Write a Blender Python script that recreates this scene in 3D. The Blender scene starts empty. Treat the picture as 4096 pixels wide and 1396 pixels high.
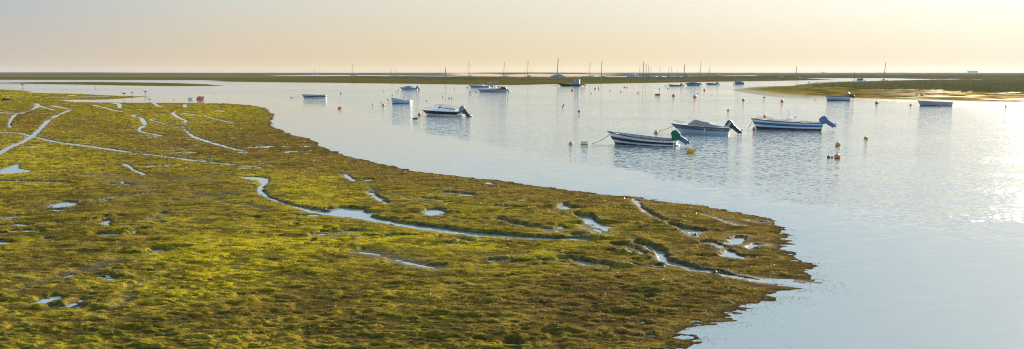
import bpy, math, random
import numpy as np
from mathutils import Vector, Matrix
PI = math.pi
C = bpy.context.scene.collection
scene = bpy.context.scene

# ------------------------------------------------------------------ camera
F, W, H, HC, HORIZ = 3215.0, 4096.0, 1396.0, 5.6, 288.0
TH = math.atan((H/2-HORIZ)/F)
cam_d = bpy.data.cameras.new("camera")
cam = bpy.data.objects.new("camera", cam_d); C.objects.link(cam)
cam.location = (0, 0, HC); cam.rotation_euler = (PI/2-TH, 0, 0)
cam_d.sensor_width = 36.0; cam_d.lens = F*36.0/W
cam_d.clip_start = 0.1; cam_d.clip_end = 30000
scene.camera = cam

# ------------------------------------------------------------------ sun, sky, exposure
SUN_AZ, SUN_EL = math.radians(36), math.radians(16.5)      # to the right of +Y
sun_dir = Vector((math.sin(SUN_AZ)*math.cos(SUN_EL), math.cos(SUN_AZ)*math.cos(SUN_EL), math.sin(SUN_EL)))
sl = bpy.data.lights.new("sun", 'SUN'); sl.energy = 5.0; sl.angle = math.radians(0.6); sl.color = (1.0, 0.86, 0.66)
so = bpy.data.objects.new("sun", sl); C.objects.link(so)
so.rotation_euler = sun_dir.to_track_quat('Z', 'Y').to_euler()
scene.view_settings.view_transform = 'Standard'; scene.view_settings.look = 'None'
scene.view_settings.exposure = 1.3; scene.view_settings.gamma = 1.0
scene.view_settings.use_curve_mapping = False
scene.cycles.use_denoising = True
scene.cycles.denoising_prefilter = 'NONE'
scene.cycles.max_bounces = 6; scene.cycles.volume_bounces = 0
scene.cycles.sample_clamp_indirect = 8.0
scene.cycles.filter_width = 1.1

world = bpy.data.worlds.new("World"); scene.world = world; world.use_nodes = True
nt = world.node_tree; N = nt.nodes; LK = nt.links; N.clear()
def wn(t, **k):
    n = N.new(t)
    for a, b in k.items(): setattr(n, a, b)
    return n
def wmath(op, a, b=None, clamp=False):
    n = wn('ShaderNodeMath', operation=op, use_clamp=clamp)
    for i, v in enumerate((a, b)):
        if v is None: continue
        if isinstance(v, (int, float)): n.inputs[i].default_value = v
        else: LK.new(v, n.inputs[i])
    return n.outputs[0]
out = wn('ShaderNodeOutputWorld'); bg = wn('ShaderNodeBackground')
sky = wn('ShaderNodeTexSky', sky_type='NISHITA', sun_disc=False, sun_elevation=SUN_EL, sun_rotation=SUN_AZ,
         altitude=0, air_density=1.0, dust_density=4.0, ozone_density=1.0)
tc = wn('ShaderNodeTexCoord'); sep = wn('ShaderNodeSeparateXYZ'); LK.new(tc.outputs['Generated'], sep.inputs[0])
az = wmath('ARCTAN2', sep.outputs[0], sep.outputs[1])                  # 0 = +Y, + to the right
daz = wmath('ABSOLUTE', wmath('SUBTRACT', az, SUN_AZ))
daz = wmath('MINIMUM', daz, wmath('SUBTRACT', 2*PI, daz))
el = wmath('ARCSINE', sep.outputs[2])
def ramp(val, stops, scale):
    r = wn('ShaderNodeValToRGB'); r.color_ramp.interpolation = 'B_SPLINE' if len(stops) > 3 else 'EASE'
    LK.new(wmath('MULTIPLY', val, scale, True), r.inputs[0])
    e = r.color_ramp.elements
    while len(e) < len(stops): e.new(0.5)
    for x, (p, c) in zip(e, stops): x.position = p; x.color = (*c, 1)
    return r.outputs[0]
def srgb(*c): return tuple(((x/255)/12.92 if x/255 < .04045 else ((x/255+.055)/1.055)**2.4) for x in c)
S = 180/PI/90
hor = ramp(daz, [(0.0, srgb(247, 237, 216)), (0.10, srgb(244, 234, 212)), (0.35, srgb(243, 223, 179)), (0.62, srgb(230, 209, 176)), (0.82, srgb(203, 195, 188)), (1.0, srgb(172, 174, 182))], S)
top = ramp(daz, [(0.0, srgb(255, 255, 255)), (0.12, srgb(255, 253, 249)), (0.38, srgb(244, 236, 218)), (0.62, srgb(218, 219, 210)), (0.80, srgb(176, 192, 206)), (1.0, srgb(140, 162, 185))], S)
hi = ramp(daz, [(0.0, srgb(226, 238, 245)), (0.25, srgb(200, 227, 243)), (1.0, srgb(182, 213, 242))], S)
def mix(fac, a, b):
    m = wn('ShaderNodeMix', data_type='RGBA')
    LK.new(fac, m.inputs[0]); LK.new(a, m.inputs[6]); LK.new(b, m.inputs[7]); return m.outputs[2]
f1 = ramp(el, [(0.0, (0, 0, 0)), (1.0, (1, 1, 1))], 180/PI/6)
f2 = ramp(wmath('SUBTRACT', el, math.radians(4.3)), [(0.0, (0, 0, 0)), (1.0, (1, 1, 1))], 180/PI/8)
grad = mix(f2, mix(f1, hor, top), hi)
vm = wn('ShaderNodeVectorMath', operation='SCALE'); LK.new(sky.outputs[0], vm.inputs[0]); vm.inputs['Scale'].default_value = 0.002
vg = wn('ShaderNodeVectorMath', operation='SCALE'); LK.new(grad, vg.inputs[0]); vg.inputs['Scale'].default_value = 0.90/2**1.3
va = wn('ShaderNodeVectorMath', operation='ADD'); LK.new(vm.outputs[0], va.inputs[0]); LK.new(vg.outputs[0], va.inputs[1])
LK.new(va.outputs[0], bg.inputs[0]); bg.inputs[1].default_value = 1.0; LK.new(bg.outputs[0], out.inputs[0])

# ------------------------------------------------------------------ helpers
def at(u, v, z=0.0):
    dx = (u-W/2)/F; p = -(v-H/2)/F
    dy = math.cos(TH)+p*math.sin(TH); dz = -math.sin(TH)+p*math.cos(TH)
    t = (z-HC)/dz
    return Vector((dx*t, dy*t, z))
def at_np(u, v, z=0.0):
    dx = (u-W/2)/F; p = -(v-H/2)/F
    dy = math.cos(TH)+p*math.sin(TH); dz = -math.sin(TH)+p*math.cos(TH)
    t = (z-HC)/dz
    return dx*t, dy*t
def uv_np(X, Y, Z=0.0):
    dep = Y*math.cos(TH)-(Z-HC)*math.sin(TH); up = Y*math.sin(TH)+(Z-HC)*math.cos(TH)
    return W/2+F*X/dep, H/2-F*up/dep
def ppm(P): return F/(P.y*math.cos(TH)-(P.z-HC)*math.sin(TH))
def ztop(P, v):
    k = (H/2-v)/F; c, s = math.cos(TH), math.sin(TH)
    return HC+(k*P.y*c-P.y*s)/(c+k*s)

def tag(o, label=None, cat=None, group=None, kind=None):
    if label: o['label'] = label
    if cat: o['category'] = cat
    if group: o['group'] = group
    if kind: o['kind'] = kind
    return o
def empty(name, loc, rz=0, label=None, cat=None, group=None):
    o = bpy.data.objects.new(name, None); C.objects.link(o)
    o.location = loc; o.rotation_euler = (0, 0, rz); o.empty_display_size = .2
    return tag(o, label, cat, group)

MATS = {}
def M(name, col, rough=.5, metal=0.0, var=.18, scale=6.0, bump=0.0, spec=.5, trans=0.0):
    if name in MATS: return MATS[name]
    m = bpy.data.materials.new(name); m.use_nodes = True; t = m.node_tree
    b = t.nodes['Principled BSDF']
    n = t.nodes.new('ShaderNodeTexNoise'); n.inputs['Scale'].default_value = scale; n.inputs['Detail'].default_value = 5
    g = t.nodes.new('ShaderNodeTexCoord'); t.links.new(g.outputs['Object'], n.inputs['Vector'])
    mr = t.nodes.new('ShaderNodeMapRange'); mr.inputs[1].default_value = .3; mr.inputs[2].default_value = .7
    mr.inputs[3].default_value = 1-var; mr.inputs[4].default_value = 1+var*.4
    t.links.new(n.outputs[0], mr.inputs[0])
    v = t.nodes.new('ShaderNodeVectorMath'); v.operation = 'SCALE'; v.inputs[0].default_value = col
    t.links.new(mr.outputs[0], v.inputs['Scale']); t.links.new(v.outputs[0], b.inputs['Base Color'])
    b.inputs['Roughness'].default_value = rough; b.inputs['Metallic'].default_value = metal
    b.inputs['Specular IOR Level'].default_value = spec
    if trans: b.inputs['Transmission Weight'].default_value = trans
    if bump:
        bp = t.nodes.new('ShaderNodeBump'); bp.inputs['Strength'].default_value = bump; bp.inputs['Distance'].default_value = .05
        t.links.new(n.outputs[0], bp.inputs['Height']); t.links.new(bp.outputs[0], b.inputs['Normal'])
    MATS[name] = m; return m

class MB:
    def __init__(s): s.v = []; s.f = []; s.m = []
    def grid(s, rows, mi=0, close=False, mfun=None):
        k = len(s.v); n = len(rows[0])
        for r in rows: s.v += [tuple(p) for p in r]
        for i in range(len(rows)-1):
            for j in range(n if close else n-1):
                j2 = (j+1) % n
                s.f.append((k+i*n+j, k+i*n+j2, k+(i+1)*n+j2, k+(i+1)*n+j)); s.m.append(mfun(i, j) if mfun else mi)
        return s
    def fan(s, ring, mi=0):
        k = len(s.v); s.v += [tuple(p) for p in ring]; s.f.append(tuple(range(k, k+len(ring)))); s.m.append(mi)
        return s
    def box(s, x0, x1, y0, y1, z0, z1, mi=0, dx=0.0):
        k = len(s.v)
        s.v += [(x0, y0, z0), (x1, y0, z0), (x1, y1, z0), (x0, y1, z0), (x0+dx, y0, z1), (x1+dx, y0, z1), (x1+dx, y1, z1), (x0+dx, y1, z1)]
        for q in ((0, 3, 2, 1), (4, 5, 6, 7), (0, 1, 5, 4), (1, 2, 6, 5), (2, 3, 7, 6), (3, 0, 4, 7)):
            s.f.append(tuple(k+i for i in q)); s.m.append(mi)
        return s
    def tube(s, pts, r, n=6, mi=0):
        pts = [Vector(p) for p in pts]; rr = r if isinstance(r, (list, tuple)) else [r]*len(pts); rows = []
        for i, p in enumerate(pts):
            d = (pts[min(i+1, len(pts)-1)]-pts[max(i-1, 0)]).normalized()
            a = d.orthogonal().normalized() if i == 0 else (pa - d*pa.dot(d)).normalized()
            pa = a; b = d.cross(a)
            rows.append([p+(a*math.cos(2*PI*j/n)+b*math.sin(2*PI*j/n))*rr[i] for j in range(n)])
        s.grid(rows, mi, True); s.fan(rows[0][::-1], mi); s.fan(rows[-1], mi); return s
    def lathe(s, prof, n=14, mi=0, mfun=None, c=(0, 0, 0), sy=1.0):
        rows = [[(c[0]+r*math.cos(2*PI*j/n), c[1]+sy*r*math.sin(2*PI*j/n), c[2]+z) for j in range(n)] for r, z in prof]
        s.grid(rows, mi, True, mfun); s.fan(rows[0][::-1], mi); s.fan(rows[-1], mi); return s
    def ell(s, c, r, n=12, m=8, mi=0):
        prof = [(max(1e-3, math.cos(-PI/2+PI*i/m)), math.sin(-PI/2+PI*i/m)) for i in range(m+1)]
        rows = [[(c[0]+r[0]*a*math.cos(2*PI*j/n), c[1]+r[1]*a*math.sin(2*PI*j/n), c[2]+r[2]*z) for j in range(n)] for a, z in prof]
        return s.grid(rows, mi, True)
    def loft(s, secs, mi=0, p=3.0, n=12):
        """secs: (x, z0, z1, halfwidth, topfrac) -> rounded cabin / cover body"""
        rows = []
        for x, z0, z1, w, tf in secs:
            r = []
            for j in range(n+1):
                a = PI*j/n; cx, sz = math.cos(a), math.sin(a)
                yy = -math.copysign(abs(cx)**(2/p), cx)*w; h = sz**(2/p)
                r.append((x, yy*(1-(1-tf)*h), z0+(z1-z0)*h))
            rows.append(r)
        s.grid(rows, mi); s.fan(rows[0][::-1], mi); s.fan(rows[-1], mi); return s
    def xf(s, mat):
        s.v = [tuple(mat @ Vector(p)) for p in s.v]; return s
    def build(s, name, mats, parent=None, smooth=False, label=None):
        me = bpy.data.meshes.new(name); me.from_pydata(s.v, [], s.f)
        mats = mats if isinstance(mats, (list, tuple)) else [mats]
        for m in mats: me.materials.append(m)
        me.polygons.foreach_set('material_index', s.m)
        if smooth: me.polygons.foreach_set('use_smooth', [True]*len(s.f))
        me.update()
        o = bpy.data.objects.new(name, me); C.objects.link(o)
        if parent: o.parent = parent
        if smooth:
            try: me.set_sharp_from_angle(angle=math.radians(42))
            except Exception: pass
        if label: o['label'] = label
        return o

def np_mesh(name, V, Fq, mat, cols=None, wet=None, smooth=True, fcols=None):
    me = bpy.data.meshes.new(name)
    me.vertices.add(len(V)); me.vertices.foreach_set('co', np.ascontiguousarray(V, dtype=np.float32).ravel())
    nf, k = Fq.shape
    me.loops.add(nf*k); me.loops.foreach_set('vertex_index', np.ascontiguousarray(Fq, dtype=np.int32).ravel())
    me.polygons.add(nf); me.polygons.foreach_set('loop_start', np.arange(0, nf*k, k, dtype=np.int32))
    me.polygons.foreach_set('use_smooth', np.full(nf, smooth))
    me.update(calc_edges=True)
    if cols is not None:
        a = me.attributes.new('Col', 'FLOAT_COLOR', 'POINT')
        c = np.ones((len(V), 4), dtype=np.float32); c[:, :3] = cols; a.data.foreach_set('color', c.ravel())
    if wet is not None:
        a = me.attributes.new('wet', 'FLOAT', 'POINT'); a.data.foreach_set('value', wet.astype(np.float32))
    me.materials.append(mat)
    o = bpy.data.objects.new(name, me); C.objects.link(o); return o

def vnoise(x, y, seed=0):
    xi = np.floor(x); yi = np.floor(y); fx = x-xi; fy = y-yi
    xi = xi.astype(np.int64); yi = yi.astype(np.int64)
    fx = fx*fx*(3-2*fx); fy = fy*fy*(3-2*fy)
    def h(a, b):
        k = (a*374761393+b*668265263+seed*1442695041) & 0xffffffff
        k = ((k ^ (k >> 13))*1274126177) & 0xffffffff
        k = ((k ^ (k >> 16))*2246822519) & 0xffffffff
        return ((k ^ (k >> 13)) & 0xffffff)/float(0xffffff)
    a, b, c, d = h(xi, yi), h(xi+1, yi), h(xi, yi+1), h(xi+1, yi+1)
    return (a+(b-a)*fx+(c-a)*fy+(a-b-c+d)*fx*fy)*2-1
def fbm(x, y, seed=0, o=4, g=.5):
    s = 0; a = 1; t = 0
    for i in range(o):
        s = s+a*vnoise(x*2**i+i*17.3, y*2**i-i*9.1, seed+i); t += a; a *= g
    return s/t
def sstep(a, b, x):
    t = np.clip((x-a)/(b-a), 0, 1); return t*t*(3-2*t)
def grid_faces(nr, nc, keep=None):
    i = np.arange(nr-1)[:, None]*nc+np.arange(nc-1)[None, :]
    q = np.stack([i, i+1, i+1+nc, i+nc], -1).reshape(-1, 4)
    if keep is not None: q = q[keep[q].any(1)]
    return q
def compact(V, Fq, *arrs):
    used = np.zeros(len(V), bool); used[Fq] = True
    idx = np.cumsum(used)-1
    return (V[used], idx[Fq])+tuple(a[used] for a in arrs)

def seg_dist(X, Y, P, R=None):
    """distance to polyline P (n,2); with R, distance minus interpolated radius"""
    best = np.full(X.shape, 1e9)
    for i in range(len(P)-1):
        ax, ay = P[i]; bx, by = P[i+1]; dx, dy = bx-ax, by-ay; L2 = dx*dx+dy*dy+1e-9
        t = np.clip(((X-ax)*dx+(Y-ay)*dy)/L2, 0, 1)
        d = np.hypot(X-ax-t*dx, Y-ay-t*dy)
        if R is not None: d = d-(R[i]+(R[i+1]-R[i])*t)
        best = np.minimum(best, d)
    return best
def seg_dy(X, Y, P):
    best = np.full(X.shape, 1e9); oy = np.zeros(X.shape)
    for i in range(len(P)-1):
        ax, ay = P[i]; bx, by = P[i+1]; dx, dy = bx-ax, by-ay; L2 = dx*dx+dy*dy+1e-9
        t = np.clip(((X-ax)*dx+(Y-ay)*dy)/L2, 0, 1); ey = Y-ay-t*dy
        d = np.hypot(X-ax-t*dx, ey); m = d < best; best[m] = d[m]; oy[m] = ey[m]
    return oy
def inside(X, Y, P):
    ins = np.zeros(X.shape, bool); n = len(P)
    for i in range(n):
        ax, ay = P[i]; bx, by = P[(i+1) % n]
        if ay == by: continue
        c = ((ay > Y) != (by > Y)) & (X < (bx-ax)*(Y-ay)/(by-ay)+ax)
        ins ^= c
    return ins
def sdf(X, Y, P):
    """positive inside"""
    Q = np.vstack([P, P[:1]]); d = seg_dist(X, Y, Q)
    return np.where(inside(X, Y, P), d, -d)
def world_poly(pts): return np.array([tuple(at(u, v)[:2]) for u, v in pts])
RIPA, RIPB, CALMA, CALMB, WIOR, WDIFF, HAZE = .95, .22, .055, .10, 2.5, (.20, .25, .28, 1), .00003
# ------------------------------------------------------------------ near mudflat
SHORE = [(-3000, 352), (0, 357.5), (39, 358.7), (89, 361.8), (101, 363.5), (125, 366), (112, 369), (155, 371.5), (248, 373.5), (326, 375), (388, 379.5), (485, 383.6), (604, 385.6),
 (560, 388.5), (485, 394), (427, 398), (370, 399), (303, 398), (235, 402), (300, 408), (459, 410), (717, 411.5), (909, 413.5), (1004, 421), (1057, 431),
 (1081, 447), (1098, 460), (1090, 478), (1083, 488), (1096, 506), (1151, 531), (1252, 564), (1303, 594), (1394, 622), (1505, 652), (1656, 683), (1858, 708),
 (1995, 721), (2176, 746), (2362, 770), (2536, 787), (2687, 808), (2821, 823), (2951, 845), (3051, 868), (3099, 883), (3109, 905), (3146, 945), (3166, 975), (3146, 988),
 (3181, 1015), (3232, 1041), (3272, 1066), (3258, 1098), (3272, 1126), (3312, 1141), (3252, 1137), (3170, 1131), (3080, 1122), (3126, 1138), (3201, 1153), (3151, 1166),
 (3166, 1178), (3105, 1197), (3040, 1212), (2957, 1237), (2900, 1262), (2935, 1278), (2900, 1288), (2826, 1308), (2759, 1322), (2779, 1353), (2802, 1369), (2775, 1396), (2770, 1500), (2700, 1700),
 (2500, 2200), (2100, 3500), (2048, 6000), (-9000, 6000), (-9000, 1396), (-6000, 500)]
POOLS = [  # (polygon px, bank depth)
 [(0, 694), (0, 684), (29, 670), (72, 655.6), (74, 674.8), (120, 682), (115, 687.7), (57, 693), (-60, 700), (-60, 688)],
 [(182, 826.7), (215, 815), (268, 807.6), (325, 812), (287, 824), (230, 831)],
 [(131, 1214), (180, 1194), (252, 1187), (234, 1200), (180, 1212)],
 [(1237, 843), (1333, 837), (1367, 830), (1419, 835), (1475, 839), (1437, 848), (1514, 852), (1462, 866), (1376, 868), (1289, 856)],
 [(1690, 851), (1712, 842), (1735, 839), (1770, 842), (1780, 850), (1765, 859), (1735, 862), (1705, 858)],
 [(2237, 828), (2243, 820), (2262, 820), (2276, 829), (2272, 837), (2250, 836)],
 [(2306, 864), (2354, 867), (2382, 886), (2432, 908), (2426, 922), (2380, 909), (2348, 893)],
 [(2908, 979), (2944, 952), (2984, 953), (2953, 977)],
 [(2896, 1010), (2921, 1004), (2943, 1018), (2964, 1034), (2901, 1027)],
 [(2675, 905), (2700, 907), (2760, 918), (2811, 924), (2800, 934), (2781, 945), (2745, 930), (2725, 919)],
 [(975, 707), (1030, 709), (1076, 715), (1066, 724), (1030, 720), (985, 715)], [(1010, 748), (1050, 750), (1072, 756), (1040, 760)], [(1025, 767), (1060, 769), (1050, 775)],
]
CH = [  # (polyline px, half widths m, depth)
 ([(-60, 640), (0, 612), (48, 586), (96, 565), (129, 546), (158, 519), (191, 483.5), (225, 464), (263, 447.6), (287, 438)], [.5, .45, .42, .42, .5, .48, .5, .45, .4, .25], 1),
 ([(-300, 525), (0, 529), (48, 530), (86, 533.7), (129, 546)], [.7, .7, .6, .4, .35], 1),
 ([(129, 546), (191, 560), (249, 572), (335, 581.5), (430, 596), (526, 609), (622, 621), (698, 631), (765, 640), (861, 650), (956, 661), (1052, 669), (1125, 676)], [.3, .4, .45, .42, .38, .33, .33, .3, .33, .27, .22, .22, .05], 1),
 ([(-300, 449), (0, 451), (96, 454), (167, 454), (222, 453)], [2.2, 1.7, 1.2, 1.0, .3], 1),
 ([(143, 414), (155, 423.7), (134, 438), (110, 447.6), (85, 453)], [.6, .8, .5, .45, .4], 1),
 ([(70, 456), (57, 462), (45, 479), (36, 498), (41, 510)], [.4, .4, .45, .35, .2], 1),
 ([(158, 423.7), (191, 433), (220, 441)], [.4, .4, .3], 1),
 ([(212, 423), (234, 427.5), (268, 433), (290, 434)], [.8, .8, .7, .4], 1),
 ([(373, 420), (421, 431), (459, 441), (493, 446)], [.4, .35, .3, .2], 1),
 ([(459, 412), (478, 416.5), (480, 431)], [.7, .6, .2], 1),
 ([(739, 418), (741, 429)], [.35, .35], 1), ([(617, 412), (631, 424), (662, 429)], [.4, .3, .3], 1),
 ([(555, 455), (531, 461), (540, 467), (564, 471), (574, 483.5), (581, 500), (560, 514), (556, 524), (588, 532), (631, 540), (679, 549), (765, 551)], [.35, .45, .3, .35, .45, .5, .5, .45, .4, .3, .25, .12], 1),
 ([(598, 478.7), (646, 490.6), (689, 502.6), (727, 514.6)], [.15, .15, .15, .15], 1),
 ([(703, 446), (689, 452), (698, 459.6), (717, 471.5), (746, 483.5), (739, 495), (732, 507), (746, 524), (770, 545), (813, 560), (856, 574), (909, 588.7), (956, 600.6), (990, 606)], [.4, .45, .4, .3, .3, .2, .25, .3, .35, .4, .3, .28, .22, .1], 1),
 ([(717, 449), (765, 457), (813, 464), (861, 475), (909, 486), (958, 496)], [.2, .2, .25, .25, .22, .1], 1),
 ([(488, 648), (507, 660), (531, 677), (555, 689), (579, 699)], [.2, .14, .16, .2, .14], 1),
 ([(-60, 723), (0, 724), (72, 725.5), (143, 727), (215, 729), (253, 730)], [.14, .15, .17, .17, .12, .05], 1),
 ([(440, 737), (488, 736), (520, 738)], [.1, .13, .05], 1),
 ([(325, 812), (372, 806), (406, 798), (478, 783.7), (550, 776.5), (622, 769)], [.15, .05, .06, .09, .09, .04], .8),
 ([(-60, 905), (0, 884), (48, 870), (70, 864)], [.09, .11, .10, .03], .8),
 ([(206, 840), (240, 841), (300, 837)], [.06, .11, .05], .8),
 ([(526, 889), (588, 877), (636, 862.6), (655, 855)], [.03, .05, .06, .02], .8),
 ([(216, 1230), (271, 1230), (293, 1217), (325, 1205)], [.04, .06, .04, .04], .5), ([(271, 1230), (325, 1231)], [.05, .04], .5),
 ([(528, 1146), (568, 1133), (609, 1124), (654, 1113)], [.04, .10, .10, .03], .8), ([(440, 1118), (465, 1115)], [.07, .05], 1), ([(609, 1013), (658, 1005)], [.05, .05], 1),
 ([(185, 958), (203, 961)], [.06, .06], 1),
 ([(1034, 645), (1103, 643.5)], [.1, .16], 1), ([(1040, 672), (1075, 673)], [.2, .1], 1),
 ([(1055, 722), (1060, 735), (1036, 752), (1041, 770), (1073, 791), (1125, 811), (1177, 826), (1237, 841), (1289, 850), (1354, 857), (1419, 865), (1484, 876), (1549, 891), (1614, 899), (1679, 910), (1765, 920), (1830, 929), (1900, 938), (1986, 943), (2060, 948), (2124, 951), (2189, 956), (2254, 958), (2319, 957), (2365, 959)],
  [.30, .16, .10, .18, .12, .08, .12, .22, .34, .36, .34, .3, .3, .28, .3, .34, .33, .3, .22, .14, .14, .14, .17, .16, .05], 1.4),
 ([(1376, 696), (1393, 709), (1419, 724)], [.16, .2, .12], 1.2), ([(1478, 768), (1497, 787), (1519, 798), (1545, 811)], [.04, .12, .18, .1], 1.2),
 ([(1687, 793.6), (1765, 801)], [.06, .08], 1), ([(1787, 770), (1817, 774)], [.16, .16], .8), ([(1852, 778), (1882, 781)], [.16, .14], .8), ([(1790, 760), (1815, 758)], [.06, .06], 1),
 ([(1255, 941), (1311, 934), (1376, 928), (1437, 925)], [.05, .09, .09, .03], .8),
 ([(1790, 977), (1830, 972), (1852, 964), (1880, 966)], [.04, .06, .08, .06], 1.4),
 ([(1967, 1042), (2040, 1043)], [.05, .06], 1.4),
 ([(1980, 825), (2015, 828)], [.06, .06], 1), ([(1990, 878), (2060, 898), (2090, 902)], [.04, .07, .03], 1.3),
 ([(2240, 1041), (2319, 1045), (2350, 1055), (2406, 1060), (2447, 1069)], [.03, .1, .15, .13, .04], 1.6),
 ([(2530, 1016), (2575, 1019)], [.06, .08], 1.6),
 ([(2550, 975), (2600, 995), (2635, 1012), (2652, 1040), (2691, 1056), (2775, 1077), (2851, 1090), (2931, 1105), (3001, 1118), (3051, 1123), (3130, 1131), (3230, 1141)], [.04, .12, .16, .17, .13, .13, .14, .17, .22, .28, .2, .3], 2.2),
 ([(2544, 802), (2561, 830), (2592, 854), (2622, 871), (2665, 893)], [.08, .06, .1, .1, .06], 1.5),
 ([(2998, 992), (3026, 980), (3058, 981)], [.05, .09, .05], 1.2), ([(2831, 973), (2871, 981), (2893, 993)], [.04, .1, .06], 1), ([(2998, 886), (3058, 888)], [.04, .07], 1.2),
 ([(215, 388), (290, 389)], [1.2, 1.2], 1), ([(335, 386), (445, 386.5)], [1.5, 1.5], 1), ([(285, 381), (300, 383.5)], [.8, .8], 1), ([(20, 382), (55, 382)], [.8, .8], 1), ([(70, 388), (85, 388)], [.8, .8], 1),
 ([(-50, 437), (10, 440), (85, 437)], [.3, .35, .3], 1), ([(505, 438), (530, 439)], [.5, .5], 1), ([(557, 437), (570, 438)], [.6, .6], 1), ([(870, 442), (895, 446)], [.4, .3], 1), ([(855, 535), (880, 535)], [.3, .3], 1),
 ([(620, 561), (665, 561)], [.25, .25], 1), ([(680, 592), (735, 594)], [.2, .2], 1), ([(745, 585), (805, 586)], [.1, .1], 1), ([(95, 630), (150, 624)], [.15, .2], .9), ([(380, 545), (410, 544)], [.15, .15], 1),
 ([(235, 519), (280, 516)], [.15, .1], .8), ([(960, 548), (930, 552)], [.15, .15], .9), ([(425, 800), (436, 803)], [.05, .05], 1), ([(690, 801), (708, 802)], [.06, .06], 1),
]
WET = [  # soft wet sheen patches: polyline px, half width m, depth factor
 ([(800, 782), (850, 784), (905, 780)], .30, .9), ([(895, 812), (945, 818)], .15, .9), ([(253, 1116), (340, 1090), (400, 1066), (469, 1042)], .22, .8),
 ([(1440, 1010), (1500, 1018), (1560, 1034), (1640, 1056), (1750, 1076)], .26, .95), ([(2130, 912), (2190, 920), (2220, 930)], .22, .95), ([(1480, 750), (1500, 770)], .1, .9),
 ([(2345, 905), (2390, 925), (2420, 940), (2300, 945)], .2, .85), ([(60, 1172), (160, 1130), (253, 1116)], .15, .5), ([(390, 700), (470, 715), (560, 740), (600, 760)], .4, .4),
 ([(760, 905), (860, 885), (960, 880)], .1, .6), ([(2460, 985), (2530, 1000), (2600, 1010)], .15, .7), ([(1560, 880), (1600, 885)], .08, .7), ([(1560, 770), (1640, 800), (1740, 830)], .08, .5),
 ([(1810, 870), (1850, 880)], .12, .9), ([(2820, 860), (2900, 885), (2960, 905)], .12, .75), ([(520, 1180), (500, 1215), (450, 1240)], .12, .7), ([(980, 820), (1020, 826), (1060, 840)], .15, .8),
 ([(130, 1046), (180, 1040)], .06, .7), ([(590, 960), (650, 955)], .08, .8), ([(700, 720), (760, 715), (800, 720)], .5, .35),
 ([(2540, 1065), (2640, 1075)], .1, .8), ([(880, 1045), (920, 1035)], .07, .7), ([(1060, 1045), (1100, 1050)], .06, .7), ([(1790, 1145), (1840, 1148)], .1, .7),
]
SH_W = world_poly(SHORE)
POOL_W = [world_poly(p) for p in POOLS]
CH_W = [(world_poly(p), [q*(.36 if max(k[1] for k in p) < 700 else .75) for q in r], d) for p, r, d in CH]
WET_W = [(world_poly(p), r, d) for p, r, d in WET]
rng = np.random.default_rng(7)
HOLES = []
for (u, v, n, su, sv) in [(2000, 850, 16, 200, 50), (2450, 1000, 26, 260, 60), (2600, 1250, 34, 260, 90), (2100, 1180, 14, 300, 100), (2850, 1050, 16, 160, 50), (1500, 1000, 12, 300, 70), (900, 1200, 22, 500, 120), (400, 900, 12, 280, 90), (1300, 780, 9, 150, 50), (1200, 1300, 18, 600, 60)]:
    for k in range(n):
        HOLES.append((u+rng.normal()*su*.8, v+rng.normal()*sv*.8, rng.uniform(.05, .15), rng.uniform(.05, .12)))
for (u, v, r, d) in [(2175, 1062, .09, .16), (2172, 1098, .1, .16), (2180, 1125, .1, .14), (2385, 1090, .12, .16), (2330, 1052, .14, .2), (2600, 1195, .22, .16), (2640, 1210, .14, .12), (2480, 1345, .2, .14), (2540, 1350, .2, .14), (2600, 1345, .16, .12),
                     (2380, 1300, .13, .14), (2735, 1350, .22, .14), (2060, 1385, .3, .16), (1930, 1372, .22, .1), (1490, 948, .2, .16), (1540, 955, .26, .12), (1080, 948, .1, .06), (660, 1205, .24, .12), (720, 1202, .22, .1), (1060, 1292, .22, .12), (1730, 1360, .25, .14),
                     (2010, 1040, .14, .12), (2440, 1015, .3, .22), (2500, 1010, .3, .22), (2560, 1012, .26, .22), (2260, 1028, .25, .2), (2300, 1030, .25, .2), (2620, 905, .25, .2), (2580, 902, .22, .18), (2110, 800, .14, .12), (2035, 798, .16, .12), (1105, 1360, .2, .12), (1335, 925, .12, .1)]:
    HOLES.append((u, v, r, d))
HOLES = [(at(u, v), r, d) for u, v, r, d in HOLES]

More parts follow.
